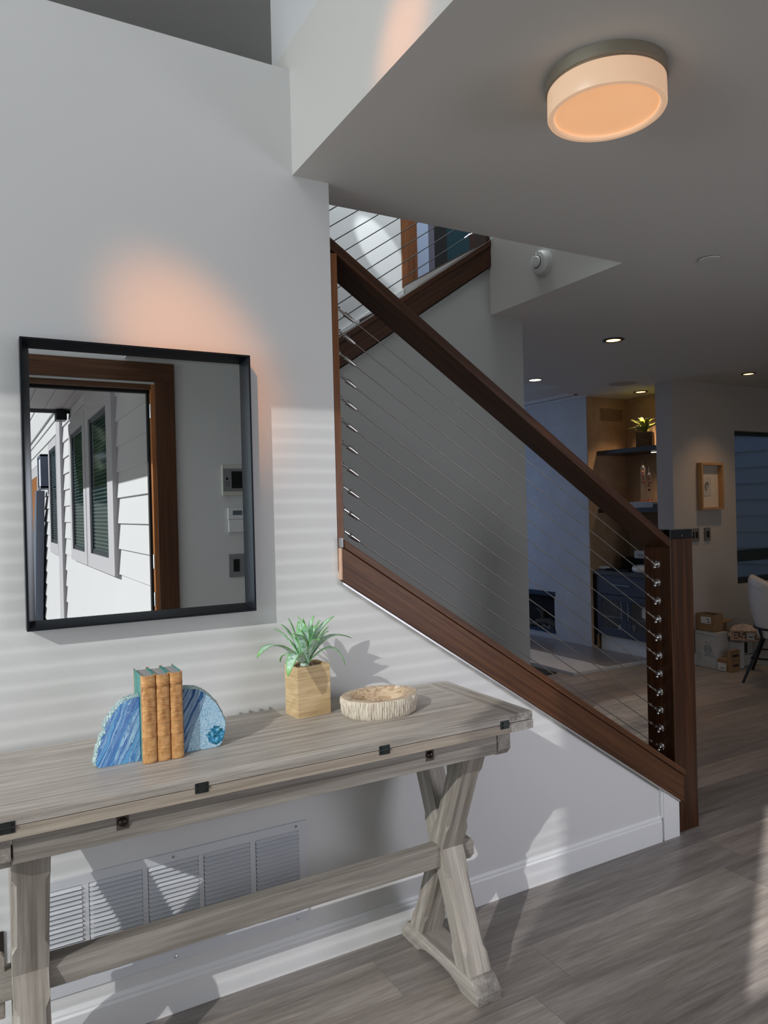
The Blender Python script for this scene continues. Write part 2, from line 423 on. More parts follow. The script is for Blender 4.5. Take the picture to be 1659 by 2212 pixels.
# back wall (behind the camera, seen in the mirror)
YB = -0.9; DH = 2.44
m = MB()
WX0, WX1, WZ0, WZ1 = -5.95, -3.15, 2.55, 5.22
m.box(-6.2, WX0, YB-0.15, YB, 0, 5.5).box(WX0, WX1, YB-0.15, YB, 0, WZ0).box(WX0, WX1, YB-0.15, YB, WZ1, 5.5).box(WX1, -2.05, YB-0.15, YB, 0, 5.5)
m.box(-2.05, -0.7, YB-0.15, YB, 0, 2.36).box(-2.05, -0.7, YB-0.15, YB, 3.35, 5.5).box(-0.7, 0.10, YB-0.15, YB, 0, 5.5)
m.box(0.10, 1.15, YB-0.15, YB, DH, 5.5).box(1.15, 10.2, YB-0.15, YB, 0, 5.5)
struct('wall_back', m, M_wall)
struct('wall_left', MB().box(-6.35, -6.2, -1.05, 4.5, 0, 5.5), M_wall)
# high window whose blinds stripe the sun on the mirror wall
w = struct('window_1', MB().box(WX0, WX0+0.04, YB-0.12, YB-0.06, WZ0, WZ1).box(WX1-0.04, WX1, YB-0.12, YB-0.06, WZ0, WZ1).box(WX0+0.04, WX1-0.04, YB-0.12, YB-0.06, WZ0, WZ0+0.04).box(WX0+0.04, WX1-0.04, YB-0.12, YB-0.06, WZ1-0.04, WZ1), M_black)
bl = MB(); z = WZ0+0.05
rot = Matrix.Rotation(math.radians(10), 3, 'X')
while z < WZ1-0.05:
    bl.box(WX0+0.04, WX1-0.04, YB-0.045, YB-0.016, z, z+0.0015, rot=rot); z += 0.050
obj('blind_slats', bl, M_white, w)

# baseboards / white trim
def bb_profile(y): return [(y, 0), (y-0.013, 0), (y-0.013, 0.090), (y-0.009, 0.096), (y-0.009, 0.103), (y-0.003, 0.112), (y, 0.112)]
struct('baseboard_mirror', MB().prism(bb_profile(YW), 'x', -6.2, 2.622), M_trimw)
struct('trim_5', MB().prism([(2.635, 0), (2.735, 0), (2.735, 0.158), (2.635, 0.224)], 'y', YW-0.013, YW)
       .prism([(2.622, 0.103), (2.635, 0.103), (2.635, 0.228), (2.622, 0.236)], 'y', YW-0.009, YW), M_trimw, bev=0.001)
struct('trim_6', MB().prism([(1.083, 1.2505), (2.735, 0.1555), (2.735, 0.163), (1.083, 1.258)], 'y', YW-0.020, YW), plain('aluminium_bead', (0.6, 0.6, 0.6, 1), 0.3, 0.8))
struct('baseboard_picture', MB().box(5.52, 10.2, 4.515, 4.53, 0, 0.11), M_trimw)

# skirt board on the far stairwell wall
struct('trim_7', MB().prism([(0.2, 1.10), (2.64, 2.775), (2.64, 3.04), (0.2, 1.365)], 'y', 4.375, 4.40), M_trimw, bev=0.003)

# stairs, both flights (hidden behind stringer and knee wall)
st = MB()
for k in range(8):
    x1 = 2.86-0.277*k
    st.box(x1-0.31, x1, YI+0.005, 3.415, 0 if k < 2 else 0.183*(k-1)-0.05, 0.183*(k+1))
st.box(-1.2, 0.66, YI+0.005, 4.37, 1.36, 1.50)
for k in range(7):
    st.box(0.62+0.277*k, 0.93+0.277*k, 3.545, 4.37, 1.50+0.183*k, 1.50+0.183*(k+1))
struct('floor_stairs', st, M_mahX)

# ------------------------------------------------------------------ railing, lower flight
XN0, XN1, YN0, YN1 = 2.740, 2.890, 2.270, 2.420
rail = thing('stair_railing', 'dark mahogany stair railing with diagonal steel cables, rising left from the square newel post', 'railing', (2.815, 2.345, 0))
obj('newel_post', MB().box(XN0, XN1, YN0, YN1, 0, 1.335), M_mahZ, rail, bev=0.0025)
nc = obj('newel_cap', MB().box(XN0-0.001, XN1+0.001, YN0-0.001, YN1+0.001, 1.336, 1.376).box(XN0-0.03, XN0-0.001, YN0+0.03, YN1, 1.34, 1.376), M_black, rail, bev=0.001, label='black metal cap on top of the newel post')
obj('screw', MB().lathe([(0.0045, -0.003), (0.0045, 0.0), (0.002, 0.001)], (2.815, YN0-0.002, 1.348), 12, 'y'), M_steel, nc)
obj('edge_strip', MB().box(XN0-0.002, XN1+0.002, YN0-0.002, YN1+0.002, 1.376, 1.378).box(XN0-0.002, XN0+0.0015, YN0-0.003, YN0, 1.325, 1.378).box(XN1-0.0015, XN1+0.002, YN0-0.003, YN0, 1.340, 1.378), M_steel, nc)
rz0 = lambda x: 3.1085-0.6616*x
rz1 = lambda x: 3.1500-0.6616*x
obj('handrail', MB().prism([(1.077, rz0(1.077)), (XN0, rz0(XN0)), (XN0, rz1(XN0)), (1.077, rz1(1.077))], 'y', YN0-0.002, YN1-0.003), M_mahS, rail, bev=0.002)
obj('end_post', MB().box(1.077, 1.1005, YW+0.001, YI, 1.37, rz0(1.10)), M_mahZL, rail, bev=0.0015, label='thin upright wooden board against the wall end')
sb = lambda x: 1.262-0.6637*(x-1.082)
sc0 = lambda x: 1.375-0.6601*(x-1.086)
obj('stringer', MB().prism([(1.083, sb(1.083)), (2.763, sb(2.763)), (2.763, sc0(2.763)), (1.083, sc0(1.083))], 'y', YW-0.018, YI), M_mahStr, rail, bev=0.0015)
obj('stringer_cap', MB().prism([(1.090, sc0(1.090)+0.0015), (2.768, sc0(2.768)+0.0015), (2.768, sc0(2.768)+0.030), (1.090, sc0(1.090)+0.030)], 'y', YW-0.026, YI+0.02), M_mahStr, rail, bev=0.002)
obj('end_grain_strip', MB().box(1.078, 1.083, YW-0.018, YW+0.02, 1.266, 1.374), wood('raw_end_grain', [(0.5, 0.3, 0.2, 1), (0.6, 0.38, 0.27, 1), (0.7, 0.48, 0.36, 1)], axis=2), rail)
obj('bracket', MB().box(1.079, 1.0865, YW-0.022, YW+0.015, 1.376, 1.408), M_silver, rail)

def cable(parent, a, b, ra=0.0028, mt=None):
    """wire from a (turnbuckle end) to b (ball end)"""
    a = Vector(a); b = Vector(b); d = (b-a).normalized(); L = (b-a).length
    c = obj('cable', MB().tube([a+d*0.10, b-d*0.03], ra*0.75, 8), mt or M_cable, parent, smooth=60)
    p = lambda s: a+d*s
    tb = MB().tube([p(-0.008), p(0.045)], 0.0058, 12).tube([p(0.045), p(0.050)], 0.0085, 6).tube([p(0.050), p(0.075)], 0.0038, 10)
    tb.tube([p(0.075), p(0.080)], 0.0085, 6).tube([p(0.080), p(0.088), p(0.120)], [0.0075, 0.0078, 0.0055], 12).tube([p(0.120), p(0.123)], 0.0035, 8)
    obj('turnbuckle', tb, M_steel, c, smooth=35)
    q = lambda s: b-d*s
    return c, q

for k in range(11):
    zl = 1.455+(2.242-1.455)*k/10; zr = 0.375+(1.217-0.375)*k/10
    a = (1.1005, 2.345, zl); b = (XN0-0.010, 2.345, zr)
    c, q = cable(rail, a, b)
    f = MB().tube([q(0.006), q(0.030)], [0.0075, 0.006], 12).tube([q(0.030), q(0.062)], [0.0045, 0.0038], 10).tube([q(0.062), q(0.066)], 0.0055, 8)
    f.ball((XN0-0.012, 2.345, zr), 0.0105, 14).ball((XN0-0.017, 2.345, zr-0.013), 0.0062, 10)
    f.lathe([(0.0165, -0.0035), (0.018, -0.002), (0.018, 0.0)], (XN0, 2.345, zr), 24, 'x').lathe([(0.009, -0.010), (0.011, -0.0035)], (XN0, 2.345, zr), 16, 'x')
    obj('ball_fitting', f, M_steel, c, smooth=35)

# ------------------------------------------------------------------ railing, upper flight
ur = thing('stair_railing', 'upper flight railing rising right on the grey knee wall, behind the lower handrail', 'railing', (0.62, 3.48, 1.5))
u0 = lambda x: 1.1298+0.669*x
u1 = lambda x: 1.2925+0.664*x
obj('stringer', MB().prism([(0.62, u0(0.62)), (2.655, u0(2.655)), (2.655, u1(2.655)-0.035), (0.62, u1(0.62)-0.035)], 'y', 3.400, 3.545), M_mahU, ur, bev=0.002)
obj('stringer_cap', MB().prism([(0.62, u1(0.62)-0.034), (2.645, u1(2.645)-0.034), (2.645, u1(2.645)), (0.62, u1(0.62))], 'y', 3.394, 3.56), M_mahU, ur, bev=0.002)
obj('handrail', MB().prism([(0.62, 2.32+0.68*0.62), (2.66, 2.32+0.68*2.66), (2.66, 2.36+0.68*2.66), (0.62, 2.36+0.68*0.62)], 'y', 3.42, 3.56), M_mahU, ur, bev=0.002)
obj('end_post', MB().box(2.63, 2.655, 3.42, 3.54, u1(2.63), 4.10), M_mahZ, ur)
for k in range(11):
    bb_ = 1.352+0.0868*k*0.985
    a = Vector((2.625, 3.49, bb_+0.680*2.625)); b = Vector((0.65, 3.49, bb_+0.680*0.65))
    cable(ur, a, b, 0.0036, M_cableU)

# ------------------------------------------------------------------ wall mirror
mx0, mx1, mz0, mz1 = 0.114, 0.764, 1.193, 1.995
mir = thing('wall_mirror', 'large rectangular mirror in a deep slim black metal frame hung above the table', 'mirror', ((mx0+mx1)/2, YW, mz0))
fy = YW-0.052; th = 0.006
ig = 0.024; gy = YW-0.016
gl = obj('glass', MB().box(mx0+ig-0.002, mx1-ig+0.002, gy, gy+0.004, mz0+ig-0.004, mz1-ig+0.004), M_mirror, mir)
fr = MB()
def frame_ring(y, i0): return [(mx0+i0, y, mz0+i0), (mx1-i0, y, mz0+i0), (mx1-i0, y, mz1-i0), (mx0+i0, y, mz1-i0)]
rg_ = [frame_ring(YW-0.003, 0), frame_ring(fy, 0), frame_ring(fy, th), frame_ring(gy-0.0005, ig), frame_ring(YW-0.003, ig)]
vr_ = [[fr.bm.verts.new(p) for p in q] for q in rg_]
for a, b in zip(vr_, vr_[1:]+vr_[:1]):
    for k in range(4): fr.bm.faces.new((a[k], a[(k+1) % 4], b[(k+1) % 4], b[k]))
obj('frame', fr, M_mirfr, mir, bev=0.0008)
obj('backing', MB().box(mx0+0.026, mx1-0.026, YW-0.0115, YW-0.001, mz0+0.026, mz1-0.026), M_black, mir)

# ------------------------------------------------------------------ return air grille
vx0, vx1, vz0, vz1 = 0.060, 0.933, 0.153, 0.481
vent = thing('air_grille', 'white louvred return air grille on the wall under the table', 'air vent', ((vx0+vx1)/2, YW, vz0))
yv = YW-0.007
secs = [(0.094, 0.240), (0.258, 0.406), (0.422, 0.573), (0.589, 0.737), (0.756, 0.903)]
pm = MB()
pm.box(vx0, vx1, yv, YW-0.001, 0.453, vz1).box(vx0, vx1, yv, YW-0.001, vz0, 0.190)
ed = [vx0]+[q for s_ in secs for q in s_]+[vx1]
for i in range(0, len(ed), 2): pm.box(ed[i], ed[i+1], yv, YW-0.001, 0.190, 0.453)
obj('face_plate', pm, M_vent, vent, bev=0.001)
obj('duct', MB().box(vx0+0.03, vx1-0.03, YW-0.0008, YW-0.0002, 0.188, 0.455), M_dark, vent)
lv = MB(); rot = Matrix.Rotation(math.radians(38), 3, 'X')
for (a, b) in secs:
    z = 0.196
    while z < 0.452:
        lv.box(a+0.001, b-0.001, YW-0.0135, YW-0.0015, z-0.0008, z+0.0008, rot=rot); z += 0.0132
obj('louvres', lv, M_vent, vent)
for sx, sz in ((0.894, 0.468), (0.497, 0.468), (0.100, 0.468), (0.894, 0.166), (0.497, 0.166), (0.100, 0.166)):
    obj('screw', MB().lathe([(0.0042, 0.0), (0.0042, -0.0015), (0.002, -0.0028)], (sx, yv, sz), 14, 'y'), M_steel, vent)
ol = thing('wall_outlet', 'dark brown wall plate low behind the left table leg', 'outlet', (-0.01, YW, 0.26))
obj('plate', MB().box(-0.055, 0.040, YW-0.006, YW-0.0005, 0.262, 0.380), plain('brown_plate', (0.025, 0.018, 0.014, 1), 0.4), ol, bev=0.003)

# ------------------------------------------------------------------ console table
TX0, TX1, TY0, TY1 = -0.080, 1.4905, 1.765, 2.243
tab = thing('console_table', 'grey-washed oak trestle console table with X legs and a folded hinged top', 'table', (0.706, 2.005, 0))
def slab(x0, x1, z0, z1, mx, my, nm):
    w_ = 0.088
    b_ = MB()
    ys = [TY0, TY0+0.118, TY0+0.236, TY0+0.357, TY1]
    for a, b in zip(ys[:-1], ys[1:]): b_.box(x0+w_, x1-w_, a+0.0002, b-0.0002, z0, z1)
    o = obj(nm, b_, mx, tab, bev=0.0009)
    obj('breadboard_end', MB().box(x0, x0+w_-0.0003, TY0, TY1, z0, z1), my, o, bev=0.002)
    obj('breadboard_end', MB().box(x1-w_+0.0003, x1, TY0, TY1, z0, z1), my, o, bev=0.002)
    return o
slab(TX0, TX1, 0.8425, 0.868, M_oakX, M_oakY, 'upper_leaf')
slab(TX0-0.001, TX1+0.003, 0.8135, 0.8410, wood('greywashed_oak_lower', [(0.22, 0.18, 0.14, 1), (0.38, 0.325, 0.265, 1), (0.50, 0.44, 0.37, 1)], axis=0, f=0.9, rough=0.5, fine=0.5), M_oakY, 'lower_leaf')
for hx in (0.042, 0.461, 0.9655, 1.382):
    h = MB().box(hx-0.0165, hx+0.0165, TY0-0.0015, TY0+0.006, 0.8285, 0.8535)
    h.box(hx-0.0085, hx+0.0085, TY0-0.005, TY0, 0.831, 0.8515)
    h.tube([(hx-0.017, TY0-0.003, 0.8415), (hx+0.017, TY0-0.003, 0.8415)], 0.0028, 10)
    obj('hinge', h, M_hinge, tab, bev=0.0008)
# apron box
AY0 = 1.796; AY1 = 2.215
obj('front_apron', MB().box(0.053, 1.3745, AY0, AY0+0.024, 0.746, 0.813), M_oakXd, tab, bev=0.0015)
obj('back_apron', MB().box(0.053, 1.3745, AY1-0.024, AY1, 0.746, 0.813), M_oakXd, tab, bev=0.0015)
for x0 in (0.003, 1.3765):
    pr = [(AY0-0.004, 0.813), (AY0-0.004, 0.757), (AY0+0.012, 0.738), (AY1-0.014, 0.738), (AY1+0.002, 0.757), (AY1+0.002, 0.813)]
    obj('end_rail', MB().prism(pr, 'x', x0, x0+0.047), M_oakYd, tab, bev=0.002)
for bx in (0.2825, 1.131):
    rc = obj('bolt_recess_shade', MB().box(bx-0.014, bx+0.014, AY0-0.0006, AY0+0.0002, 0.7705, 0.8035), plain('recess_shade', (0.075, 0.058, 0.045, 1), 0.7), tab)  # flat dark patch; the shade inside the recess is painted on
    obj('bolt', MB().lathe([(0.0105, 0.0), (0.0105, -0.004), (0.007, -0.008), (0.002, -0.0095)], (bx, AY0-0.0006, 0.789), 20, 'y'), M_bolt, rc, smooth=50)
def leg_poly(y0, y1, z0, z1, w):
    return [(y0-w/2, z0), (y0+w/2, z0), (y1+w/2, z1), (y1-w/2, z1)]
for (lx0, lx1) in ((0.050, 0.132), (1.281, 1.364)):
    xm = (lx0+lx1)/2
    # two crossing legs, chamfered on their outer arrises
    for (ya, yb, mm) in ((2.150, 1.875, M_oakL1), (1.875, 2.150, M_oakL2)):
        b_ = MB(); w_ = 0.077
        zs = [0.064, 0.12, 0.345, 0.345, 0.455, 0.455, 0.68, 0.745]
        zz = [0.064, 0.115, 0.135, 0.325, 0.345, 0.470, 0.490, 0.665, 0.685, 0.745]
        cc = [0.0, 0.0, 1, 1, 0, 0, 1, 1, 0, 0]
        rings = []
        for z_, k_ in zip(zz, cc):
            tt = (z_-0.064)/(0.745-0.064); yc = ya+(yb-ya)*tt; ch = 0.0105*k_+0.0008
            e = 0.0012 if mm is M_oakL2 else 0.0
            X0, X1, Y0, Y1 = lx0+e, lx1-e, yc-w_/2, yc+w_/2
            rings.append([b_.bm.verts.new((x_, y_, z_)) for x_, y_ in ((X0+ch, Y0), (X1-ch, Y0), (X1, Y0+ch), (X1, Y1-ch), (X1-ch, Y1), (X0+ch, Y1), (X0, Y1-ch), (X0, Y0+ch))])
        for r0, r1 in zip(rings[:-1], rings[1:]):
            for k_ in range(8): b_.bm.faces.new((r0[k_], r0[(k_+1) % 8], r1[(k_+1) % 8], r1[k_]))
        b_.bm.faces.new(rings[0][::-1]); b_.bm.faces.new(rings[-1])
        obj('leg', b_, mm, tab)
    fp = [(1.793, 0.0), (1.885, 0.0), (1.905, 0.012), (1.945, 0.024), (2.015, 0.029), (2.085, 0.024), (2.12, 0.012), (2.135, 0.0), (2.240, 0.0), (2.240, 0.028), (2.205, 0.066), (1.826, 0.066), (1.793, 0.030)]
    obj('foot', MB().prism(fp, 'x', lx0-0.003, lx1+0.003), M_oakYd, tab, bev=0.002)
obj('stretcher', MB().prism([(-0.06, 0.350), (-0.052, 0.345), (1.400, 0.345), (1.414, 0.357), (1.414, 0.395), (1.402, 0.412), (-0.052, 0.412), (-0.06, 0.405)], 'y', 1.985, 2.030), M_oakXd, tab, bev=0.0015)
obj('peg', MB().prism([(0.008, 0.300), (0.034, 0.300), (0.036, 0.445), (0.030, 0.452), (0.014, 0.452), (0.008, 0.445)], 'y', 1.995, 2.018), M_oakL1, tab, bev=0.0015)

# ------------------------------------------------------------------ agate bookends
def agate_mat(name, rot, stops, crystal=False):
    t = NT(name)
    v = t.coords((0, rot, 0), (1, 1, 1))
    sp = t.n('ShaderNodeSeparateXYZ'); t.l(v, sp.inputs[0])
    nz = t.noise(t.coords((0, rot, 0), (30, 30, 6)), 1, 4, 0.6, 0.5)
    wob = t.math('ADD', t.math('MULTIPLY', sp.outputs[0], 26.0), t.math('MULTIPLY', nz, 1.3))
    cx_ = t.n('ShaderNodeCombineXYZ'); t.l(wob, cx_.inputs[0])
    bands = t.noise(cx_.outputs[0], 2.1, 5, 0.75)
    col = t.ramp(bands, stops)
    if crystal:
        vo = t.n('ShaderNodeTexVoronoi'); vo.inputs['Scale'].default_value = 330; t.l(t.coords(), vo.inputs['Vector'])
        cr = t.ramp(vo.outputs['Distance'], [(0.2, (0.70, 0.84, 0.92, 1)), (0.6, (0.28, 0.56, 0.80, 1)), (0.9, (0.08, 0.26, 0.45, 1))])
        big = t.noise(t.coords(), 30, 3); cr = t.mix(t.math('MULTIPLY', big, 0.7), cr, (0.50, 0.72, 0.86, 1))
        msk = t.n('ShaderNodeMapRange'); msk.inputs['From Min'].default_value = 0.535; msk.inputs['From Max'].default_value = 0.545
        tx = t.n('ShaderNodeTexCoord'); s2 = t.n('ShaderNodeSeparateXYZ'); t.l(tx.outputs['Object'], s2.inputs[0])
        return t, col, cr, s2, msk
    return t, col, None, None, None
BL = [(0.30, (0.60, 0.80, 0.90, 1)), (0.38, (0.03, 0.16, 0.52, 1)), (0.44, (0.16, 0.48, 0.78, 1)), (0.49, (0.02, 0.10, 0.45, 1)), (0.54, (0.42, 0.72, 0.88, 1)), (0.60, (0.04, 0.20, 0.55, 1)), (0.68, (0.68, 0.86, 0.93, 1))]
t, col, *_ = agate_mat('blue_banded_agate', -0.42, BL)
# pale quartz patch near the lower inner corner
tx = t.n('ShaderNodeTexCoord'); pn = t.n('ShaderNodeVectorMath', operation='DISTANCE'); t.l(tx.outputs['Object'], pn.inputs[0]); pn.inputs[1].default_value = (0.045, 0, 0.055)
pm_ = t.math('LESS_THAN', t.math('ADD', pn.outputs['Value'], t.math('MULTIPLY', t.noise(t.coords(), 60, 3), 0.03)), 0.034)
col = t.mix(pm_, col, t.ramp(t.noise(t.coords(), 90, 3), [(0.3, (0.5, 0.6, 0.7, 1)), (0.7, (0.78, 0.82, 0.86, 1))]))
M_agL = t.set(color=col, rough=0.12, coat=0.6)
t, col, cr, s2, msk = agate_mat('blue_crystal_agate', -0.42, [(0.30, (0.01, 0.03, 0.12, 1)), (0.42, (0.02, 0.07, 0.22, 1)), (0.50, (0.30, 0.45, 0.62, 1)), (0.54, (0.01, 0.05, 0.18, 1)), (0.66, (0.05, 0.20, 0.42, 1))], True)
slp = t.math('ADD', s2.outputs[0], t.math('MULTIPLY', s2.outputs[2], -0.40))
m1 = t.math('GREATER_THAN', t.math('ADD', slp, t.math('MULTIPLY', t.noise(t.coords(), 25, 2), 0.012)), -0.048)
col = t.mix(m1, col, cr)
dn = t.n('ShaderNodeVectorMath', operation='DISTANCE'); t.l(s2.inputs[0].links[0].from_socket, dn.inputs[0]); dn.inputs[1].default_value = (0.030, 0, 0.030)
m2 = t.math('LESS_THAN', t.math('ADD', dn.outputs['Value'], t.math('MULTIPLY', t.noise(t.coords(), 70, 4), 0.045)), 0.056)
col = t.mix(m2, col, t.ramp(t.noise(t.coords(), 120, 3), [(0.35, (0.01, 0.10, 0.12, 1)), (0.55, (0.03, 0.28, 0.55, 1)), (0.7, (0.25, 0.60, 0.82, 1))]))
M_agR = t.set(color=col, rough=0.15, coat=0.5)
t = NT('agate_rind'); nn = t.noise(t.coords(), 260, 5, 0.7)
t.bump(nn, 0.9, 0.003); M_rind = t.set(color=t.ramp(nn, [(0.38, (0.03, 0.12, 0.13, 1)), (0.5, (0.35, 0.50, 0.50, 1)), (0.62, (0.80, 0.86, 0.86, 1))]), rough=0.6)

AL = [(0.357, 0.868), (0.312, 0.868), (0.271, 0.868), (0.254, 0.868), (0.248, 0.873), (0.245, 0.883), (0.249, 0.899), (0.253, 0.92), (0.259, 0.93), (0.26, 0.944), (0.271, 0.956), (0.269, 0.968), (0.278, 0.986), (0.291, 1.003), (0.301, 1.013), (0.306, 1.021), (0.321, 1.03), (0.338, 1.035), (0.357, 1.037)]
AR = [(0.469, 0.868), (0.524, 0.868), (0.557, 0.868), (0.567, 0.870), (0.575, 0.880), (0.582, 0.904), (0.585, 0.934), (0.574, 0.962), (0.562, 0.985), (0.548, 1.003), (0.532, 1.019), (0.516, 1.03), (0.498, 1.037), (0.479, 1.040), (0.469, 1.040)]
def agate(poly, mface, label, inner):
    xs = [p[0] for p in poly]; cx_ = (min(xs)+max(xs))/2; cz = 0.94
    root = thing('agate_bookend', label, 'bookend', (cx_, 1.985, 0.868), 'blue agate bookends')
    # refine outline
    pl = []
    for i in range(len(poly)):
        a = Vector(poly[i]); b = Vector(poly[(i+1) % len(poly)])
        n = max(1, int((b-a).length/0.004))
        for k in range(n):
            q = a.lerp(b, k/n); on_base = q.y < 0.8695; on_cut = abs(q.x-inner) < 0.003
            if not on_base and not on_cut:
                d_ = (q-Vector((cx_, cz))).normalized(); q = q+d_*0.0022*noise.noise(Vector((q.x*160, q.y*160, 0)))
            pl.append(q)
    bm = MB(); n = len(pl)
    def ring(y, off):
        out = []
        for q in pl:
            on_base = q.y < 0.8695; on_cut = abs(q.x-inner) < 0.003
            d_ = (q-Vector((inner, 0.90))).normalized()
            x_ = q.x+(0 if on_cut else d_.x*off); z_ = q.y+(0 if on_base else d_.y*off)
            out.append(bm.bm.verts.new((x_, y, max(z_, 0.868))))
        return out
    R = [ring(1.9655, -0.002), ring(1.968, 0.0), ring(1.985, 0.003), ring(2.004, -0.006)]
    bm.bm.faces.new(R[0]); bm.bm.faces.new(R[-1][::-1])
    for a, b in zip(R[:-1], R[1:]):
        for i in range(n): bm.bm.faces.new((a[i], b[i], b[(i+1) % n], a[(i+1) % n]))
    obj('rind', bm, M_rind, root, smooth=40)
    fb_ = MB(); vs = []
    for q in pl:
        on_base = q.y < 0.8695; on_cut = abs(q.x-inner) < 0.003
        d_ = (q-Vector((inner, 0.90))).normalized()
        vs.append((q.x+(0 if on_cut else -d_.x*0.0034), max(q.y+(0.001 if on_base else -d_.y*0.0034), 0.869)))
    fb_.prism(vs, 'y', 1.9635, 1.9654)
    obj('polished_face', fb_, mface, root)
    return root
agate(AL, M_agL, 'blue banded agate bookend at the left of the tan books', 0.357)
agate(AR, M_agR, 'pale blue crystal agate bookend at the right of the tan books', 0.469)

# ------------------------------------------------------------------ three leather books
t = NT('tan_leather'); n1 = t.noise(t.coords(), 55, 6, 0.7); n2 = t.noise(t.coords(), 260, 3)
c = t.ramp(n1, [(0.28, (0.16, 0.065, 0.02, 1)), (0.46, (0.50, 0.245, 0.085, 1)), (0.62, (0.66, 0.37, 0.15, 1)), (0.78, (0.78, 0.50, 0.26, 1))])
t.bump(t.math('ADD', n1, n2), 0.35, 0.0012); M_leather = t.set(color=c, rough=0.45)
t = NT('leather_title_panel'); n1 = t.noise(t.coords(), 60, 5, 0.7)
M_title = t.set(color=t.ramp(n1, [(0.3, (0.22, 0.085, 0.03, 1)), (0.6, (0.44, 0.19, 0.06, 1)), (0.75, (0.55, 0.28, 0.11, 1))]), rough=0.45)
M_gilt = plain('gilt_tooling', (0.85, 0.62, 0.30, 1), 0.35, 0.5)
t = NT('teal_marbled_board'); n1 = t.noise(t.coords((0, 0, 0), (1, 1, 0.2)), 70, 4, 0.6, 1.0)
M_teal2 = t.set(color=t.ramp(n1, [(0.3, (0.03, 0.17, 0.15, 1)), (0.7, (0.10, 0.33, 0.30, 1))]), rough=0.5)
t = NT('page_block'); n1 = t.noise(t.coords((0, 0, 0.05), (700, 12, 30)), 1, 3)
M_pages = t.set(color=t.ramp(n1, [(0.3, (0.22, 0.22, 0.23, 1)), (0.7, (0.48, 0.47, 0.46, 1))]), rough=0.8)
def book(x0, w, h, label, d=0.118, marks=''):
    ys = 1.926; z0 = 0.868
    b = thing('leather_book', label, 'book', (x0+w/2, ys+d/2, z0), 'leather books between the agate bookends')
    # rounded spine
    n = 12; outer = []; inner = []
    for k in range(n+1):
        a = PI*k/n; outer.append((x0+w/2-w/2*math.cos(a), ys+0.010-0.0085*math.sin(a)))
        inner.append((x0+w/2-(w/2-0.0025)*math.cos(a), ys+0.010-0.0060*math.sin(a)))
    poly = outer+inner[::-1]
    gl_ = MB().prism(poly, 'z', z0+0.001, z0+h); gl_.bm.faces.ensure_lookup_table(); n0 = len(gl_.bm.faces); e = 0.0003
    for f in (0.135, 0.175, 0.285, 0.325, 0.435, 0.475, 0.585, 0.625, 0.725, 0.765, 0.03, 0.06, 0.96):
        zc_ = z0+h*f
        o2 = [(x0+w/2-(w/2-0.001)*math.cos(PI*k/n), ys+0.010-(0.0085+e)*math.sin(PI*k/n)) for k in range(1, n)]
        i2 = [(x0+w/2-(w/2-0.001)*math.cos(PI*k/n), ys+0.010-(0.0070)*math.sin(PI*k/n)) for k in range(1, n)]
        gl_.prism(o2+i2[::-1], 'z', zc_-0.0003, zc_+0.0003)
    rr = random.Random(int(x0*1000))
    for f, cnt in ((0.69, 6), (0.665, 5), (0.53, 7), (0.045, 8)):
        for k in range(cnt):
            xx = x0+w*(0.2+0.6*k/(cnt-1)); aa = (xx-x0-w/2)/(w/2)
            yy = ys+0.010-(0.0087)*math.sqrt(max(0, 1-aa*aa))
            gl_.box(xx-0.0008, xx+0.0008, yy-0.0002, yy+0.0006, z0+h*f-0.0012-rr.random()*0.0006, z0+h*f+0.0012)
    n1_ = len(gl_.bm.faces)
    for f0, f1 in ((0.62, 0.73), (0.47, 0.58)):
        o2 = [(x0+w/2-(w/2-0.001)*math.cos(PI*k/n), ys+0.010-(0.00855)*math.sin(PI*k/n)) for k in range(1, n)]
        i2 = [(x0+w/2-(w/2-0.001)*math.cos(PI*k/n), ys+0.010-(0.0070)*math.sin(PI*k/n)) for k in range(1, n)]
        gl_.prism(o2+i2[::-1], 'z', z0+h*f0, z0+h*f1)
    gl_.bm.faces.ensure_lookup_table()
    for q_, fc in enumerate(gl_.bm.faces): fc.material_index = 0 if q_ < n0 else (1 if q_ < n1_ else 2)
    sp = obj('spine', gl_, M_leather, b, smooth=40)
    sp.data.materials.append(M_gilt); sp.data.materials.append(M_title)
    for f in (0.155, 0.305, 0.455, 0.605, 0.745, 0.88):
        zc_ = z0+h*f
        o2 = [(x0+w/2-(w/2+0.0002)*math.cos(PI*k/n), ys+0.010-(0.0085+0.0020)*math.sin(PI*k/n)) for k in range(n+1)]
        obj('raised_band', MB().prism(o2+inner[::-1], 'z', zc_-0.0026, zc_+0.0026), M_leather, sp, bev=0.001, smooth=40)
    for s_, x_ in ((0, x0), (1, x0+w-0.0028)):
        cv = obj('cover_board', MB().box(x_, x_+0.0028, ys+0.012, ys+d, z0, z0+h), M_teal2, b, bev=0.0005)
        obj('cover_edge', MB().box(x_-0.0002, x_+0.0030, ys+d-0.006, ys+d+0.001, z0, z0+h+0.001).box(x_-0.0002, x_+0.0030, ys+0.011, ys+0.022, z0, z0+h+0.0005), M_leather, cv, bev=0.0004)
    obj('pages', MB().box(x0+0.003, x0+w-0.003, ys+0.008, ys+d-0.004, z0+0.004, z0+h-0.004), M_pages, b)
book(0.3585, 0.0348, 0.2235, 'tan leather-bound book with worn head, leftmost of the three, against the banded agate')
book(0.3943, 0.0335, 0.2225, 'tan leather-bound book with scuffed spine, middle of the three on the table')
book(0.4287, 0.0330, 0.2235, 'tan leather-bound book touching the pale crystal agate at right')

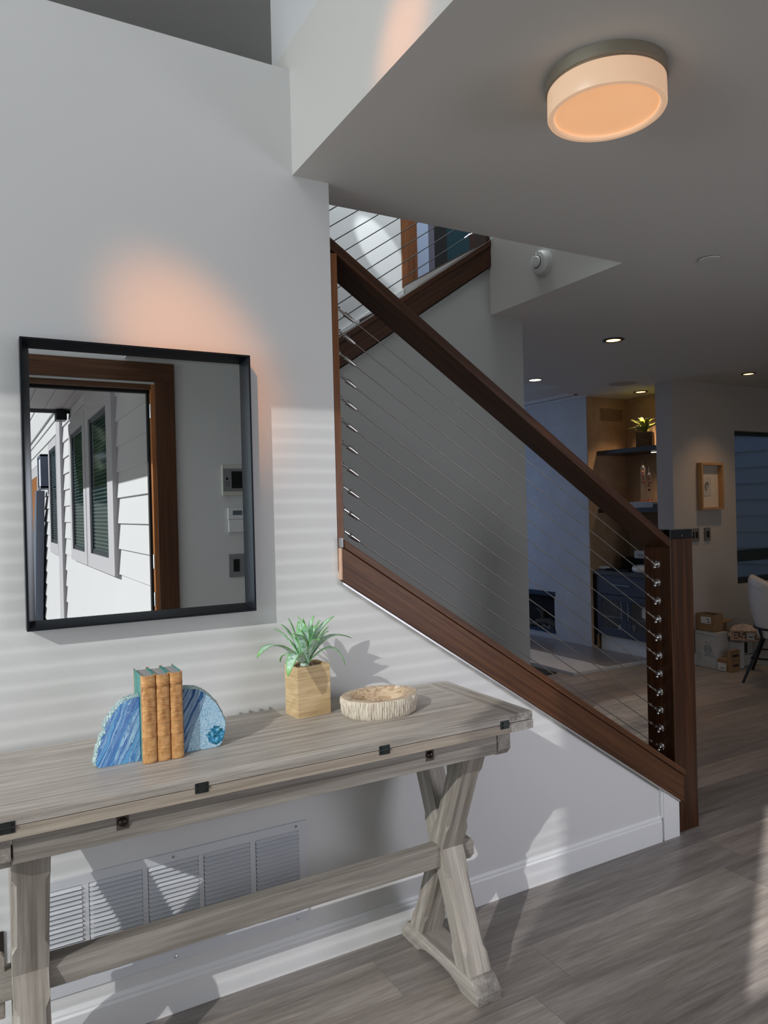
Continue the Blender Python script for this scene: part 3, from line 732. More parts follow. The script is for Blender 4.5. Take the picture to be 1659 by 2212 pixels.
# ------------------------------------------------------------------ planter with agave
def box_wood(name, c0, c1, c2):
    t = NT(name)
    v = t.coords((0, 0, 0), (9, 9, 95)); n1 = t.noise(v, 1, 4, 0.6, 0.4)
    sp = t.n('ShaderNodeSeparateXYZ'); t.l(t.coords(), sp.inputs[0])
    ln = t.math('LESS_THAN', t.math('FRACT', t.math('MULTIPLY', sp.outputs[2], 33.0)), 0.035)
    c = t.ramp(n1, [(0.3, c0), (0.5, c1), (0.7, c2)])
    c = t.mix(t.math('MULTIPLY', ln, 0.4), c, tuple(min(1, q*1.5) for q in c2[:3])+(1,))
    t.bump(n1, 0.15, 0.001)
    return t.set(color=c, rough=0.5)
M_pot = box_wood('light_bamboo_wood', (0.46, 0.31, 0.15, 1), (0.62, 0.45, 0.24, 1), (0.74, 0.58, 0.36, 1))
def leaf_mat(name, cg, cw, amt, cwet):
    t = NT(name)
    tc = t.n('ShaderNodeTexCoord')
    n1 = t.noise(t.coords(), 75, 4, 0.65, 0.4); n2 = t.noise(t.coords(), 320, 3, 0.6)
    mot = t.ramp(t.math('ADD', t.math('MULTIPLY', n1, 0.6), t.math('MULTIPLY', n2, 0.4)), [(amt-0.04, (0, 0, 0, 1)), (amt+0.05, (1, 1, 1, 1))])
    c = t.mix(mot, cg, cw)
    at = t.n('ShaderNodeAttribute', attribute_name='edge'); 
    c = t.mix(at.outputs['Fac'], c, cwet)
    t.b.inputs['Subsurface Weight'].default_value = 0.0
    return t.set(color=c, rough=0.45)
M_leaf = leaf_mat('mottled_agave_leaf', (0.10, 0.33, 0.15, 1), (0.60, 0.77, 0.68, 1), 0.45, (0.17, 0.46, 0.12, 1))
M_leafY = leaf_mat('yellow_green_leaf', (0.16, 0.24, 0.03, 1), (0.42, 0.46, 0.10, 1), 0.5, (0.30, 0.36, 0.06, 1))
def leaf(mb, base, ctl, tip, w, lay=None, up=(0, 0, 1), n=14, fold=0.25, spines=True):
    base, ctl, tip = Vector(base), Vector(ctl), Vector(tip); rows = []
    el = mb.bm.verts.layers.float.get('edge') or mb.bm.verts.layers.float.new('edge')
    for i in range(n+1):
        t_ = i/n
        p = base*(1-t_)**2+ctl*2*t_*(1-t_)+tip*t_**2
        d = ((ctl-base)*2*(1-t_)+(tip-ctl)*2*t_).normalized()
        side = d.cross(Vector(up))
        if side.length < 0.15: side = Vector((1, 0.3, 0))
        side.normalize(); nrm = side.cross(d).normalized()
        ww = w*(0.62+0.9*t_-0.2*t_*t_)*(1-t_**2.6)**0.75 if t_ < 1 else 0
        ww = max(ww, 0.0003)
        row = []
        for s_ in (-1, -0.55, 0, 0.55, 1):
            sp = 0.0
            if spines and abs(s_) == 1 and 2 < i < n-1 and i % 2: sp = 0.0012
            row.append(mb.bm.verts.new(p+side*s_*(ww+sp)+nrm*(fold*ww*abs(s_)**1.5)))
        rows.append(row)
    for i, row in enumerate(rows):
        for j, v in enumerate(row): v[el] = 1.0 if (j in (0, 4) or i >= n-1) else (0.25 if i > n-4 else 0.0)
    for a, b in zip(rows[:-1], rows[1:]):
        for j in range(4): mb.bm.faces.new((a[j], a[j+1], b[j+1], b[j]))
pc = Vector((0.889, 2.132, 1.022))
plant = thing('potted_agave', 'green and white artificial agave in a square light wooden pot beside the dish', 'plant', (0.897, 2.13, 0.868))
pA = Vector((0.845, 2.085)); pB = Vector((0.9585, 2.094)); ax_ = (pB-pA).normalized(); ay_ = Vector((-ax_.y, ax_.x))
def pq(u, v): q = pA+ax_*u+ay_*v; return (q.x, q.y)
Wp, Dp, wl = 0.1135, 0.088, 0.008
pot = MB()
for (u0, u1, v0, v1) in ((0, Wp, 0, wl), (0, Wp, Dp-wl, Dp), (0, wl, wl, Dp-wl), (Wp-wl, Wp, wl, Dp-wl)):
    pot.prism([pq(u0, v0), pq(u1, v0), pq(u1, v1), pq(u0, v1)], 'z', 0.868, 1.0235)
pot.prism([pq(wl, wl), pq(Wp-wl, wl), pq(Wp-wl, Dp-wl), pq(wl, Dp-wl)], 'z', 0.868, 0.88)
obj('pot', pot, M_pot, plant, bev=0.0008)
t = NT('bark_chips'); n1 = t.noise(t.coords(), 180, 4); M_bark = t.set(color=t.ramp(n1, [(0.3, (0.06, 0.03, 0.02, 1)), (0.5, (0.25, 0.15, 0.10, 1)), (0.7, (0.62, 0.50, 0.38, 1))]), rough=0.8)
soil = MB(); nx = 26
g = [[None]*(nx+1) for _ in range(nx+1)]
for i in range(nx+1):
    for j in range(nx+1):
        q = pq(wl+(Wp-2*wl)*i/nx, wl+(Dp-2*wl)*j/nx)
        g[i][j] = soil.bm.verts.new((q[0], q[1], 1.014+0.007*noise.noise(Vector((q[0]*150, q[1]*150, 1)))+0.006*(1-abs(2*i/nx-1))))
for i in range(nx):
    for j in range(nx): soil.bm.faces.new((g[i][j], g[i+1][j], g[i+1][j+1], g[i][j+1]))
so_ = obj('bark_mulch', soil, M_bark, plant); so_['kind'] = 'stuff'
LV = [ # tip, control, half width
 ((0.708, 2.06, 1.076), (0.77, 2.075, 1.150), 0.0135), ((0.792, 2.14, 1.143), (0.835, 2.14, 1.128), 0.0115),
 ((0.828, 2.17, 1.150), (0.862, 2.15, 1.118), 0.0105), ((0.845, 2.15, 1.169), (0.862, 2.14, 1.13), 0.0115),
 ((0.860, 2.11, 1.177), (0.893, 2.10, 1.150), 0.0105), ((0.925, 2.13, 1.173), (0.897, 2.125, 1.13), 0.0105),
 ((0.927, 2.09, 1.163), (0.893, 2.10, 1.10), 0.0115), ((1.004, 2.15, 1.161), (0.925, 2.14, 1.130), 0.0120),
 ((0.947, 2.07, 1.144), (0.925, 2.09, 1.120), 0.0120), ((1.070, 2.16, 1.081), (0.965, 2.15, 1.135), 0.0125),
 ((1.005, 2.08, 1.015), (0.975, 2.085, 1.125), 0.0105), ((0.780, 2.00, 1.022), (0.815, 2.03, 1.125), 0.0150),
 ((0.902, 2.04, 1.109), (0.897, 2.075, 1.125), 0.0105), ((0.816, 2.05, 1.136), (0.872, 2.07, 1.130), 0.0115),
 ((0.829, 2.16, 1.117), (0.86, 2.15, 1.095), 0.0105), ((0.822, 2.17, 1.030), (0.828, 2.16, 1.085), 0.0115),
 ((0.875, 2.09, 1.155), (0.885, 2.10, 1.10), 0.012), ((0.905, 2.10, 1.150), (0.90, 2.105, 1.10), 0.012), ((0.93, 2.11, 1.160), (0.915, 2.115, 1.10), 0.012), ((0.855, 2.09, 1.145), (0.868, 2.10, 1.10), 0.012), ((0.96, 2.10, 1.125), (0.93, 2.105, 1.11), 0.012), ((0.835, 2.12, 1.125), (0.855, 2.115, 1.11), 0.012), ((0.90, 2.20, 1.150), (0.895, 2.17, 1.11), 0.011), ((0.96, 2.20, 1.130), (0.935, 2.17, 1.11), 0.011), ((0.884, 2.12, 1.168), (0.887, 2.125, 1.10), 0.009)]
for i, (tp, ct, w_) in enumerate(LV):
    a = Vector((tp[0]-pc.x, tp[1]-pc.y, 0)).normalized()*0.006
    lb = MB(); leaf(lb, pc+a+Vector((0, 0, 0.0)), ct, tp, w_*1.28)
    o = obj('leaf', lb, M_leaf, plant, smooth=80, recalc=False)
    md = o.modifiers.new('thick', 'SOLIDIFY'); md.thickness = 0.0014
cr_ = MB().lathe([(0.012, -0.008), (0.017, 0.012), (0.014, 0.030), (0.004, 0.045)], pc, 16)
obj('crown', cr_, M_leaf, plant, smooth=60)

# ------------------------------------------------------------------ petrified wood dish
t = NT('petrified_wood_inside')
v = t.coords((0.2, 0.3, 0.9), (9, 26, 40)); n1 = t.noise(v, 1, 3, 0.5, 1.3)
M_dish = t.set(color=t.ramp(n1, [(0.30, (0.22, 0.14, 0.075, 1)), (0.42, (0.52, 0.38, 0.24, 1)), (0.52, (0.66, 0.53, 0.38, 1)), (0.58, (0.40, 0.26, 0.14, 1)), (0.7, (0.76, 0.67, 0.54, 1))]), rough=0.4)
t = NT('petrified_bark')
v = t.coords((0, 0, 0), (1, 1, 0.18)); n1 = t.noise(v, 170, 5, 0.7, 0.4)
t.bump(n1, 0.8, 0.003); M_bark2 = t.set(color=t.ramp(n1, [(0.32, (0.30, 0.24, 0.17, 1)), (0.5, (0.66, 0.59, 0.48, 1)), (0.7, (0.84, 0.79, 0.69, 1))]), rough=0.75)
dc = Vector((1.094, 2.022, 0.868))
dish = thing('wood_slice_dish', 'round petrified wood slice dish with rough pale bark edge and hollow centre', 'dish', dc)
def rad(a):
    return 1+0.03*math.sin(2*a+0.6)+0.018*math.sin(5*a+1)+0.012*noise.noise(Vector((math.cos(a)*3, math.sin(a)*3, 0)))-0.06*math.exp(-((a-5.35)/0.12)**2)
R0x = 0.117; R0y = 0.098
def dfn(r, h, a, j):
    rr = r*rad(a)
    if j in (1, 2, 3, 4):
        rr += 0.0022*noise.noise(Vector((a*55, h*25, 0)))+0.0016*math.sin(a*95+3*noise.noise(Vector((a*6, h*60, 0))))
    if j == 0: pass
    hh = h
    if j >= 5: hh = h+0.0012*noise.noise(Vector((math.cos(a)*r*60, math.sin(a)*r*60, 2)))
    return rr, hh
side_prof = [(0.108, 0.0), (0.113, 0.006), (0.116, 0.022), (0.117, 0.040), (0.1165, 0.053), (0.1150, 0.0555)]
md_ = MB().lathe(side_prof+[(0.105, 0.0560)], (0, 0, 0), 420, 'z', dfn, cap=False)
sc_ = Matrix.Diagonal((1.0, R0y/R0x, 1.0, 1.0))
obj('bark_edge', md_, M_bark2, dish, smooth=50, xf=Matrix.Translation(dc) @ sc_ @ Matrix.Diagonal((1.07, 1.07, 1.0, 1.0)))
def dfn2(r, h, a, j):
    rr = r*(rad(a) if j < 3 else (1+(rad(a)-1)*0.5)*(1+0.05*math.sin(3*a)))
    return rr, h+(0.0018*noise.noise(Vector((math.cos(a)*r*50, math.sin(a)*r*50, 5))) if j > 2 else 0)
inn = MB().lathe([(0.1140, 0.0545), (0.1135, 0.0566), (0.093, 0.0572), (0.087, 0.0550), (0.079, 0.042), (0.066, 0.026), (0.05, 0.016), (0.03, 0.012), (0.0005, 0.011)], (0, 0, 0), 120, 'z', dfn2, cap=False)
obj('hollow', inn, M_dish, dish, smooth=60, xf=Matrix.Translation(dc) @ sc_ @ Matrix.Diagonal((1.07, 1.07, 1.0, 1.0)))

# ------------------------------------------------------------------ ceiling fittings
lc = (1.462, 1.380)
lamp = thing('ceiling_lamp', 'large round flush ceiling lamp with a nickel rim and glowing frosted drum', 'lamp', (lc[0], lc[1], 2.51))
obj('rim', MB().lathe([(0.14, ZC), (0.1535, ZC), (0.1535, ZC-0.030), (0.149, ZC-0.0315), (0.149, ZC-0.034), (0.14, ZC-0.034)], (lc[0], lc[1], 0), 96), M_nickel, lamp, smooth=35)
t = NT('frosted_glass_side'); M_drum = t.set(color=(0.80, 0.62, 0.46, 1), rough=0.25, emis=(1.0, 0.58, 0.34, 1), estr=0.40)
t = NT('frosted_glass_bottom'); n1 = t.noise(t.coords(), 9, 2)
M_drumB = t.set(color=(0.80, 0.55, 0.35, 1), rough=0.35, emis=t.mix(n1, (1.0, 0.46, 0.20, 1), (1.0, 0.50, 0.24, 1)), estr=0.62)
obj('glass_drum', MB().lathe([(0.130, ZC-0.036), (0.1495, ZC-0.036), (0.150, ZC-0.094), (0.148, ZC-0.0975), (0.136, ZC-0.098), (0.132, ZC-0.094), (0.131, ZC-0.088)], (lc[0], lc[1], 0), 96), M_drum, lamp, smooth=35)
obj('diffuser', MB().lathe([(0.1305, ZC-0.086), (0.1305, ZC-0.0895), (0.10, ZC-0.0915), (0.002, ZC-0.092)], (lc[0], lc[1], 0), 96), M_drumB, lamp, smooth=35)

dl = [((3.813, 3.585), 'recessed ceiling downlight with dark ring, nearest to the camera and largest of the four', M_bulbW, 12, 0.073, 0.048),
      ((4.344, 4.997), 'brightest recessed downlight, beside the end of the grey stair wall', M_bulbC, 8, 0.060, 0.052),
      ((5.832, 5.142), 'recessed downlight above the alcove shelves', M_bulbW, 16, 0.073, 0.048),
      ((5.959, 4.059), 'recessed downlight above the framed picture near the right edge', M_bulbW, 12, 0.060, 0.042)]
for (x, y), lb, mt, en, ro, ri in dl:
    en *= 3.0 if x > 5.8 and y > 5 else 1.6
    d = thing('downlight', lb, 'ceiling light', (x, y, ZC-0.004), 'recessed ceiling downlights')
    obj('trim_ring', MB().lathe([(ri, ZC-0.001), (ri, ZC-0.006), (ro-0.006, ZC-0.006), (ro, ZC-0.002), (ro, ZC-0.0005)], (x, y, 0), 40), M_bolt, d, smooth=35)
    obj('lens', MB().lathe([(ri, ZC-0.0012), (ri, ZC-0.0035), (0.002, ZC-0.0045)], (x, y, 0), 32), mt, d, smooth=60)
    spot('downlight_beam', (x, y, ZC-0.02), (x, y, 0), en, (1.0, 0.66, 0.36) if mt is M_bulbW else (1, 0.9, 0.7), 95, 0.9, 0.04)
o = rebase(obj('ceiling_speaker', MB().lathe([(0.128, ZC-0.0002), (0.128, ZC-0.0015), (0.12, ZC-0.002), (0.002, ZC-0.002)], (5.28, 4.86, 0), 64), paint('speaker_grille', (0.40, 0.36, 0.36, 1)), smooth=30))
tag(o, 'flat round ceiling speaker grille between the downlights', 'speaker')
o = rebase(obj('sprinkler_cover', MB().lathe([(0.018, ZC-0.0005), (0.018, ZC-0.005), (0.046, ZC-0.005), (0.047, ZC-0.0065), (0.045, ZC-0.0085), (0.002, ZC-0.009)], (2.967, 2.200, 0), 48), M_ceil, smooth=30))
tag(o, 'small flat round sprinkler cover plate on the grey ceiling', 'sprinkler cover')
# linear slot diffuser
sd = thing('slot_diffuser', 'long narrow slot air diffuser in the ceiling above the fireplace wall', 'air vent', (5.33, 7.0, ZC-0.005))
obj('frame', MB().box(5.18, 5.285, 5.50, 8.6, ZC-0.012, ZC-0.0005).box(5.345, 5.46, 5.50, 8.6, ZC-0.012, ZC-0.0005), M_trimw, sd)
obj('slot', MB().box(5.285, 5.345, 5.50, 8.6, ZC-0.0025, ZC-0.0005), M_dark, sd)
# smoke detector on the slab edge
sy, sz = 2.955, 2.778
sm = thing('smoke_detector', 'round white smoke detector on the slab edge above the stairs', 'smoke detector', (2.645, sy, sz-0.07))
MS = plain('warm_white_plastic', (0.66, 0.67, 0.65, 1), 0.4)
obj('base', MB().lathe([(0.066, 0), (0.066, -0.010), (0.062, -0.012)], (2.6445, sy, sz), 48, 'x'), MS, sm, smooth=35)
obj('housing', MB().lathe([(0.058, -0.012), (0.061, -0.016), (0.061, -0.030), (0.054, -0.042), (0.042, -0.045), (0.033, -0.045)], (2.6445, sy, sz), 48, 'x'), MS, sm, smooth=35)
obj('vent_gap', MB().lathe([(0.032, -0.044), (0.032, -0.047)], (2.6445, sy, sz), 40, 'x'), M_dark, sm)
obj('dome', MB().lathe([(0.029, -0.044), (0.029, -0.056), (0.026, -0.059), (0.002, -0.060)], (2.6445, sy, sz), 40, 'x'), MS, sm, smooth=35)
for a in (1.2, 1.75):
    obj('indicator_hole', MB().lathe([(0.0035, -0.0453), (0.0035, -0.0460)], (2.6445, sy+0.046*math.cos(a), sz+0.046*math.sin(a)), 10, 'x'), M_dark, sm)

# ------------------------------------------------------------------ alcove: shelves, cabinet and what stands there
M_shelf = plain('charcoal_shelf', (0.035, 0.037, 0.042, 1), 0.4)
o = rebase(obj('floating_shelf', MB().box(5.655, 6.10, 4.712, 5.579, 2.008, 2.052), M_shelf, bev=0.002)); tag(o, 'upper charcoal floating shelf in the alcove holding the plant', 'shelf', 'alcove shelves')
o = rebase(obj('floating_shelf', MB().box(5.655, 6.10, 4.712, 5.579, 1.412, 1.455), M_shelf, bev=0.002)); tag(o, 'lower charcoal floating shelf in the alcove holding the glass tubes', 'shelf', 'alcove shelves')
pk = thing('puck_light', 'small lit puck light under the upper alcove shelf', 'light', (5.86, 5.02, 2.0))
obj('ring', MB().lathe([(0.034, 2.0075), (0.034, 2.002), (0.028, 2.001)], (5.86, 5.02, 0), 24), M_steel, pk)
obj('lens', MB().lathe([(0.027, 2.001), (0.027, 1.999), (0.001, 1.998)], (5.86, 5.02, 0), 24), M_bulbC, pk)
spot('puck_beam', (5.86, 5.02, 1.99), (5.86, 5.02, 0), 7, (1, 0.70, 0.45), 120, 0.9, 0.02)
gr = thing('wall_grille', 'tan slatted air grille high on the alcove side wall', 'air vent', (5.88, 5.58, 2.365))
obj('frame', MB().box(5.71, 6.05, 5.574, 5.5795, 2.365, 2.372).box(5.71, 6.05, 5.574, 5.5795, 2.503, 2.51).box(5.71, 5.716, 5.574, 5.5795, 2.365, 2.51).box(6.044, 6.05, 5.574, 5.5795, 2.365, 2.51), M_niche, gr)
sl_ = MB()
for k in range(11): sl_.box(5.716, 6.044, 5.574, 5.5795, 2.375+k*0.0118, 2.3815+k*0.0118)
obj('slats', sl_, M_niche, gr)
obj('duct', MB().box(5.714, 6.046, 5.5790, 5.5798, 2.37, 2.505), M_dark, gr)
# shelf plant
def simple_plant(c, zt, R, n, mat, parent, seed):
    rr = random.Random(seed)
    for k in range(n):
        a = 2*PI*k/n*2.4+rr.random()*0.5; e = 0.25+0.95*(k/n)
        L = R*(0.85+0.3*rr.random())
        tip = Vector((c[0]+math.cos(a)*L*math.cos(e), c[1]+math.sin(a)*L*math.cos(e), zt+L*math.sin(e)*0.95))
        if k < n*0.35: tip.z -= 0.015
        ct = Vector((c[0]+math.cos(a)*L*0.5*math.cos(e), c[1]+math.sin(a)*L*0.5*math.cos(e), zt+L*math.sin(e)*0.85+0.02))
        lb = MB(); leaf(lb, (c[0], c[1], zt), ct, tip, R*0.085, n=8, spines=False)
        o = obj('leaf', lb, mat, parent, smooth=80, recalc=False)
        md = o.modifiers.new('thick', 'SOLIDIFY'); md.thickness = 0.0015
npc = (5.80, 5.072)
np_ = thing('potted_succulent', 'spiky yellow-green plant in a square wooden pot on the upper alcove shelf', 'plant', (npc[0], npc[1], 2.052))
obj('pot', MB().box(npc[0]-0.075, npc[0]+0.075, npc[1]-0.075, npc[1]+0.075, 2.052, 2.20, rot=Matrix.Rotation(0.55, 3, 'Z')), wood('dark_pot_wood', [(0.11, 0.06, 0.028, 1), (0.19, 0.11, 0.05, 1), (0.26, 0.155, 0.075, 1)], axis=0), np_, bev=0.002)
simple_plant(npc, 2.195, 0.175, 34, M_leafY, np_, 5)
# liquid thermometers
t = NT('clear_glass'); M_glass = t.set(color=(1, 1, 1, 1), rough=0.02, trans=1.0, ior=1.3)
M_copper = plain('copper_liquid', (0.55, 0.16, 0.06, 1), 0.2, 0.8)
M_wine = plain('dark_red_liquid', (0.14, 0.02, 0.02, 1), 0.15)
def galileo(x, y, h, label, balls, zb=1.516):
    h -= 0.06
    g_ = thing('liquid_thermometer', label, 'thermometer', (x, y, zb), 'glass liquid thermometers')
    obj('foot', MB().lathe([(0.038, zb+0.0003), (0.038, zb+0.007), (0.024, zb+0.017), (0.002, zb+0.018)], (x, y, 0), 32), M_copper, g_, smooth=40)
    r = 0.026
    prof = [(0.02, zb+0.019), (r, zb+0.025), (r, zb+h-0.09), (0.018, zb+h-0.065), (0.006, zb+h-0.05), (0.0035, zb+h), (0.001, zb+h+0.001)]
    obj('tube', MB().lathe(prof, (x, y, 0), 32), M_thin, g_, smooth=50)
    for (dy, zz_, mt) in balls:
        obj('float', MB().ball((x, y+dy, zz_), 0.0125, 14), mt, g_, smooth=60)
galileo(5.80, 5.112, 0.475, 'taller glass liquid thermometer with copper floats, on the lower alcove shelf', [(0, 1.862, M_steel), (0.006, 1.81, M_copper), (-0.004, 1.775, M_wine), (0.008, 1.745, M_copper), (-0.006, 1.71, M_wine)])
galileo(5.80, 5.038, 0.40, 'shorter glass liquid thermometer with dark red floats, on the lower alcove shelf', [(0, 1.785, M_steel), (0.006, 1.74, M_copper), (-0.008, 1.705, M_wine), (0.008, 1.675, M_copper), (0.0, 1.63, M_wine)])
t = NT('printed_cover'); n1 = t.noise(t.coords(), 120, 3); M_print = t.set(color=t.ramp(n1, [(0.45, (0.30, 0.32, 0.35, 1)), (0.6, (0.62, 0.64, 0.66, 1))]), rough=0.5)
tag(rebase(obj('hardcover_book', MB().box(5.665, 5.90, 4.885, 5.235, 1.4555, 1.515), M_print, bev=0.003)), 'thick grey patterned book lying flat on the lower alcove shelf', 'book')
tag(rebase(obj('flat_box', MB().box(5.67, 5.92, 4.73, 4.875, 1.4555, 1.49), M_shelf, bev=0.002)), 'flat dark box at the right end of the lower alcove shelf', 'box')

# cabinet
M_cab = paint('navy_cabinet_paint', (0.055, 0.070, 0.105, 1), 0.35, 0.02)
cab = thing('cabinet', 'dark navy base cabinet with a drawer and glass doors, in the alcove', 'cabinet', (5.83, 5.14, 0.16))
cx0 = 5.572; cy0, cy1 = 4.715, 5.572
obj('worktop', MB().box(cx0-0.02, 6.098, cy0, cy1, 0.785, 0.825), plain('slate_top', (0.07, 0.075, 0.085, 1), 0.3), cab, bev=0.002)
obj('body', MB().box(cx0+0.02, 6.098, cy0, cy0+0.02, 0.165, 0.785).box(cx0+0.02, 6.098, cy1-0.02, cy1, 0.165, 0.785).box(cx0+0.02, 6.098, cy0, cy1, 0.165, 0.185).box(6.08, 6.098, cy0, cy1, 0.165, 0.785).box(cx0+0.02, 6.098, cy0, cy1, 0.56, 0.58), M_cab, cab)
obj('toe_kick', MB().box(cx0+0.04, 6.09, cy0, cy1-0.04, 0.005, 0.165), M_trimw, cab)
obj('side_panel', MB().box(cx0-0.015, cx0+0.02, cy1, cy1+0.007, 0.05, 0.785), M_dark, cab)
dr = obj('drawer', MB().box(cx0, cx0+0.02, cy0+0.003, cy1-0.03, 0.590, 0.782), M_cab, cab, bev=0.002)
obj('handle', MB().box(cx0-0.026, cx0-0.018, 5.09, 5.32, 0.686, 0.699).box(cx0-0.018, cx0, 5.10, 5.112, 0.688, 0.697).box(cx0-0.018, cx0, 5.30, 5.312, 0.688, 0.697), M_steel, dr)
ymid = 5.155
for (y0, y1, hy) in ((ymid+0.002, cy1-0.03, ymid+0.04), (cy0+0.003, ymid-0.002, ymid-0.04)):
    dm = MB(); s_ = 0.055
    dm.box(cx0, cx0+0.02, y0, y1, 0.17, 0.17+s_+0.02).box(cx0, cx0+0.02, y0, y1, 0.585-s_, 0.585).box(cx0, cx0+0.02, y0, y0+s_+0.02, 0.24, 0.53).box(cx0, cx0+0.02, y1-s_, y1, 0.24, 0.53)
    dd = obj('door', dm, M_cab, cab, bev=0.0015)
    obj('pane', MB().box(cx0+0.008, cx0+0.011, y0+s_, y1-s_, 0.24, 0.53), M_thin, dd)
    obj('handle', MB().box(cx0-0.026, cx0-0.018, hy-0.006, hy+0.006, 0.345, 0.535).box(cx0-0.018, cx0, hy-0.004, hy+0.004, 0.355, 0.365).box(cx0-0.018, cx0, hy-0.004, hy+0.004, 0.515, 0.525), M_steel, dd)
obj('shelf', MB().box(cx0+0.03, 6.07, cy0+0.02, cy1-0.02, 0.352, 0.366), M_cab, cab)
sh = thing('white_device', 'small white box device on the cabinet floor behind the left glass door', 'device', (5.72, 5.28, 0.185))
obj('case', MB().box(5.66, 5.80, 5.245, 5.355, 0.205, 0.275), M_white, sh, bev=0.008, seg=3)
obj('stand', MB().box(5.68, 5.78, 5.26, 5.34, 0.186, 0.205), M_black, sh)
obj('light', MB().ball((5.659, 5.305, 0.25), 0.004, 8), M_bulbC, sh)
tag(rebase(obj('black_device', MB().box(5.64, 5.92, 5.23, 5.42, 0.367, 0.52), M_black, bev=0.01)), 'black box device behind the left glass cabinet door', 'device')
tag(rebase(obj('white_gadget', MB().lathe([(0.035, 0), (0.055, 0.02), (0.055, 0.09), (0.04, 0.12), (0.01, 0.13)], (5.68, 4.99, 0.367), 20), M_white, smooth=40)), 'rounded white gadget behind the right glass cabinet door', 'device')
# on the worktop
def disc(x, y, z, rx, ry, h, mt, nm, lb, cat):
    b = MB().lathe([(0.80, 0), (0.97, 0.25), (1.0, 0.55), (0.93, 0.85), (0.6, 1.0), (0.01, 1.0)], (0, 0, 0), 40)
    o = obj(nm, b, mt, smooth=60, xf=Matrix.Translation((x, y, z)) @ Matrix.Diagonal((rx, ry, h, 1)))
    rebase(o); return tag(o, lb, cat)
disc(5.67, 5.01, 0.826, 0.11, 0.115, 0.072, M_white, 'oval_speaker', 'rounded white oval speaker on the cabinet top next to the newel post', 'speaker')
disc(5.68, 5.54, 0.826, 0.05, 0.075, 0.036, M_white, 'white_remote', 'small oval white object at the left end of the cabinet top', 'device')
tag(rebase(obj('black_tray', MB().box(5.62, 5.76, 5.17, 5.46, 0.826, 0.845), M_black, bev=0.003)), 'thin black tray lying between the white objects on the cabinet top', 'tray')
tag(rebase(obj('black_case', MB().box(5.78, 5.98, 4.98, 5.40, 0.826, 0.950), M_dark, bev=0.004)), 'black box on the cabinet top below the white box', 'box')
wb = thing('white_box', 'flat white box with printed label lying on the black box', 'box', (5.88, 5.09, 0.951))
obj('carton', MB().box(5.79, 5.97, 4.96, 5.235, 0.951, 1.025), M_white, wb, bev=0.002)
obj('label', MB().box(5.7885, 5.79, 5.06, 5.19, 0.965, 0.995), M_print, wb)
# fireplace
fp_ = thing('fireplace', 'wide gas fireplace set in the pale wall seen through the cables', 'fireplace', (5.56, 6.9, 0.10))
obj('firebox', MB().box(5.535, 5.56, fy0, fy1, fz0, fz0+0.012).box(5.535, 5.56, fy0, fy1, fz1-0.035, fz1).box(5.535, 5.56, fy0, fy0+0.012, fz0, fz1).box(5.62, 5.648, fy0, fy1, fz0, fz1), M_dark, fp_)
obj('frame', MB().box(5.522, 5.535, fy0-0.01, fy1+0.01, fz1-0.045, fz1+0.006).box(5.522, 5.535, fy0-0.01, fy1+0.01, fz0-0.006, fz0+0.03), plain('blue_black_metal', (0.02, 0.04, 0.07, 1), 0.3, 0.5), fp_)
rk = MB(); rr = random.Random(4)
for k in range(60):
    rk.ball((5.575+rr.random()*0.035, fy0+0.02+rr.random()*1.2, fz0+0.02+rr.random()*0.035), 0.012+rr.random()*0.018, 8)
ro_ = obj('fire_glass', rk, plain('grey_fire_stones', (0.20, 0.20, 0.21, 1), 0.4), fp_); ro_['kind'] = 'stuff'
lg = MB().tube([(5.59, 6.16, 0.16), (5.60, 6.30, 0.20), (5.59, 6.5, 0.18)], [0.03, 0.04, 0.03], 10).tube([(5.59, 6.38, 0.15), (5.60, 6.42, 0.30), (5.59, 6.50, 0.33)], [0.03, 0.025, 0.012], 10)
obj('log', lg, plain('ceramic_log', (0.07, 0.055, 0.045, 1), 0.8), fp_, smooth=60)
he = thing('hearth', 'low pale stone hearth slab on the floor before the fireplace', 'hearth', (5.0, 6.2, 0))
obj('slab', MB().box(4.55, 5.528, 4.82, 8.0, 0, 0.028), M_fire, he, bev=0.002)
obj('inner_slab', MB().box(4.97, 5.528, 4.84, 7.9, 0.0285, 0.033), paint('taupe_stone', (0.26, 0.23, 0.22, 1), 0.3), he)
tag(rebase(obj('floor_mat', MB().box(4.0, 4.5, 4.98, 6.2, 0.0005, 0.010), plain('dark_mat', (0.012, 0.015, 0.02, 1), 0.8), bev=0.003)), 'dark mat on the floor beside the hearth, behind the cables', 'mat')

# ------------------------------------------------------------------ picture wall
pic = thing('framed_picture', 'small drawing in a deep light oak shadow box frame on the wall', 'picture', (6.01, 4.53, 1.425))
M_ofr = wood('light_oak_frame', [(0.30, 0.16, 0.065, 1), (0.42, 0.24, 0.11, 1), (0.52, 0.32, 0.16, 1)], axis=2, rough=0.5)
px0, px1, pz0, pz1, pd = 5.850, 6.165, 1.425, 1.862, 0.055
obj('frame', MB().box(px0, px1, 4.53-pd, 4.529, pz1-0.022, pz1).box(px0, px1, 4.53-pd, 4.529, pz0, pz0+0.022).box(px0, px0+0.022, 4.53-pd, 4.529, pz0+0.022, pz1-0.022).box(px1-0.022, px1, 4.53-pd, 4.529, pz0+0.022, pz1-0.022), M_ofr, pic, bev=0.001)
obj('mat_board', MB().box(px0+0.022, px1-0.022, 4.522, 4.528, pz0+0.022, pz1-0.022), plain('cream_mat', (0.62, 0.55, 0.47, 1), 0.7), pic)
sheet = obj('drawing', MB().box(5.915, 6.035, 4.519, 4.522, 1.555, 1.73), plain('grey_paper', (0.50, 0.47, 0.43, 1), 0.7), pic)
dw = MB()
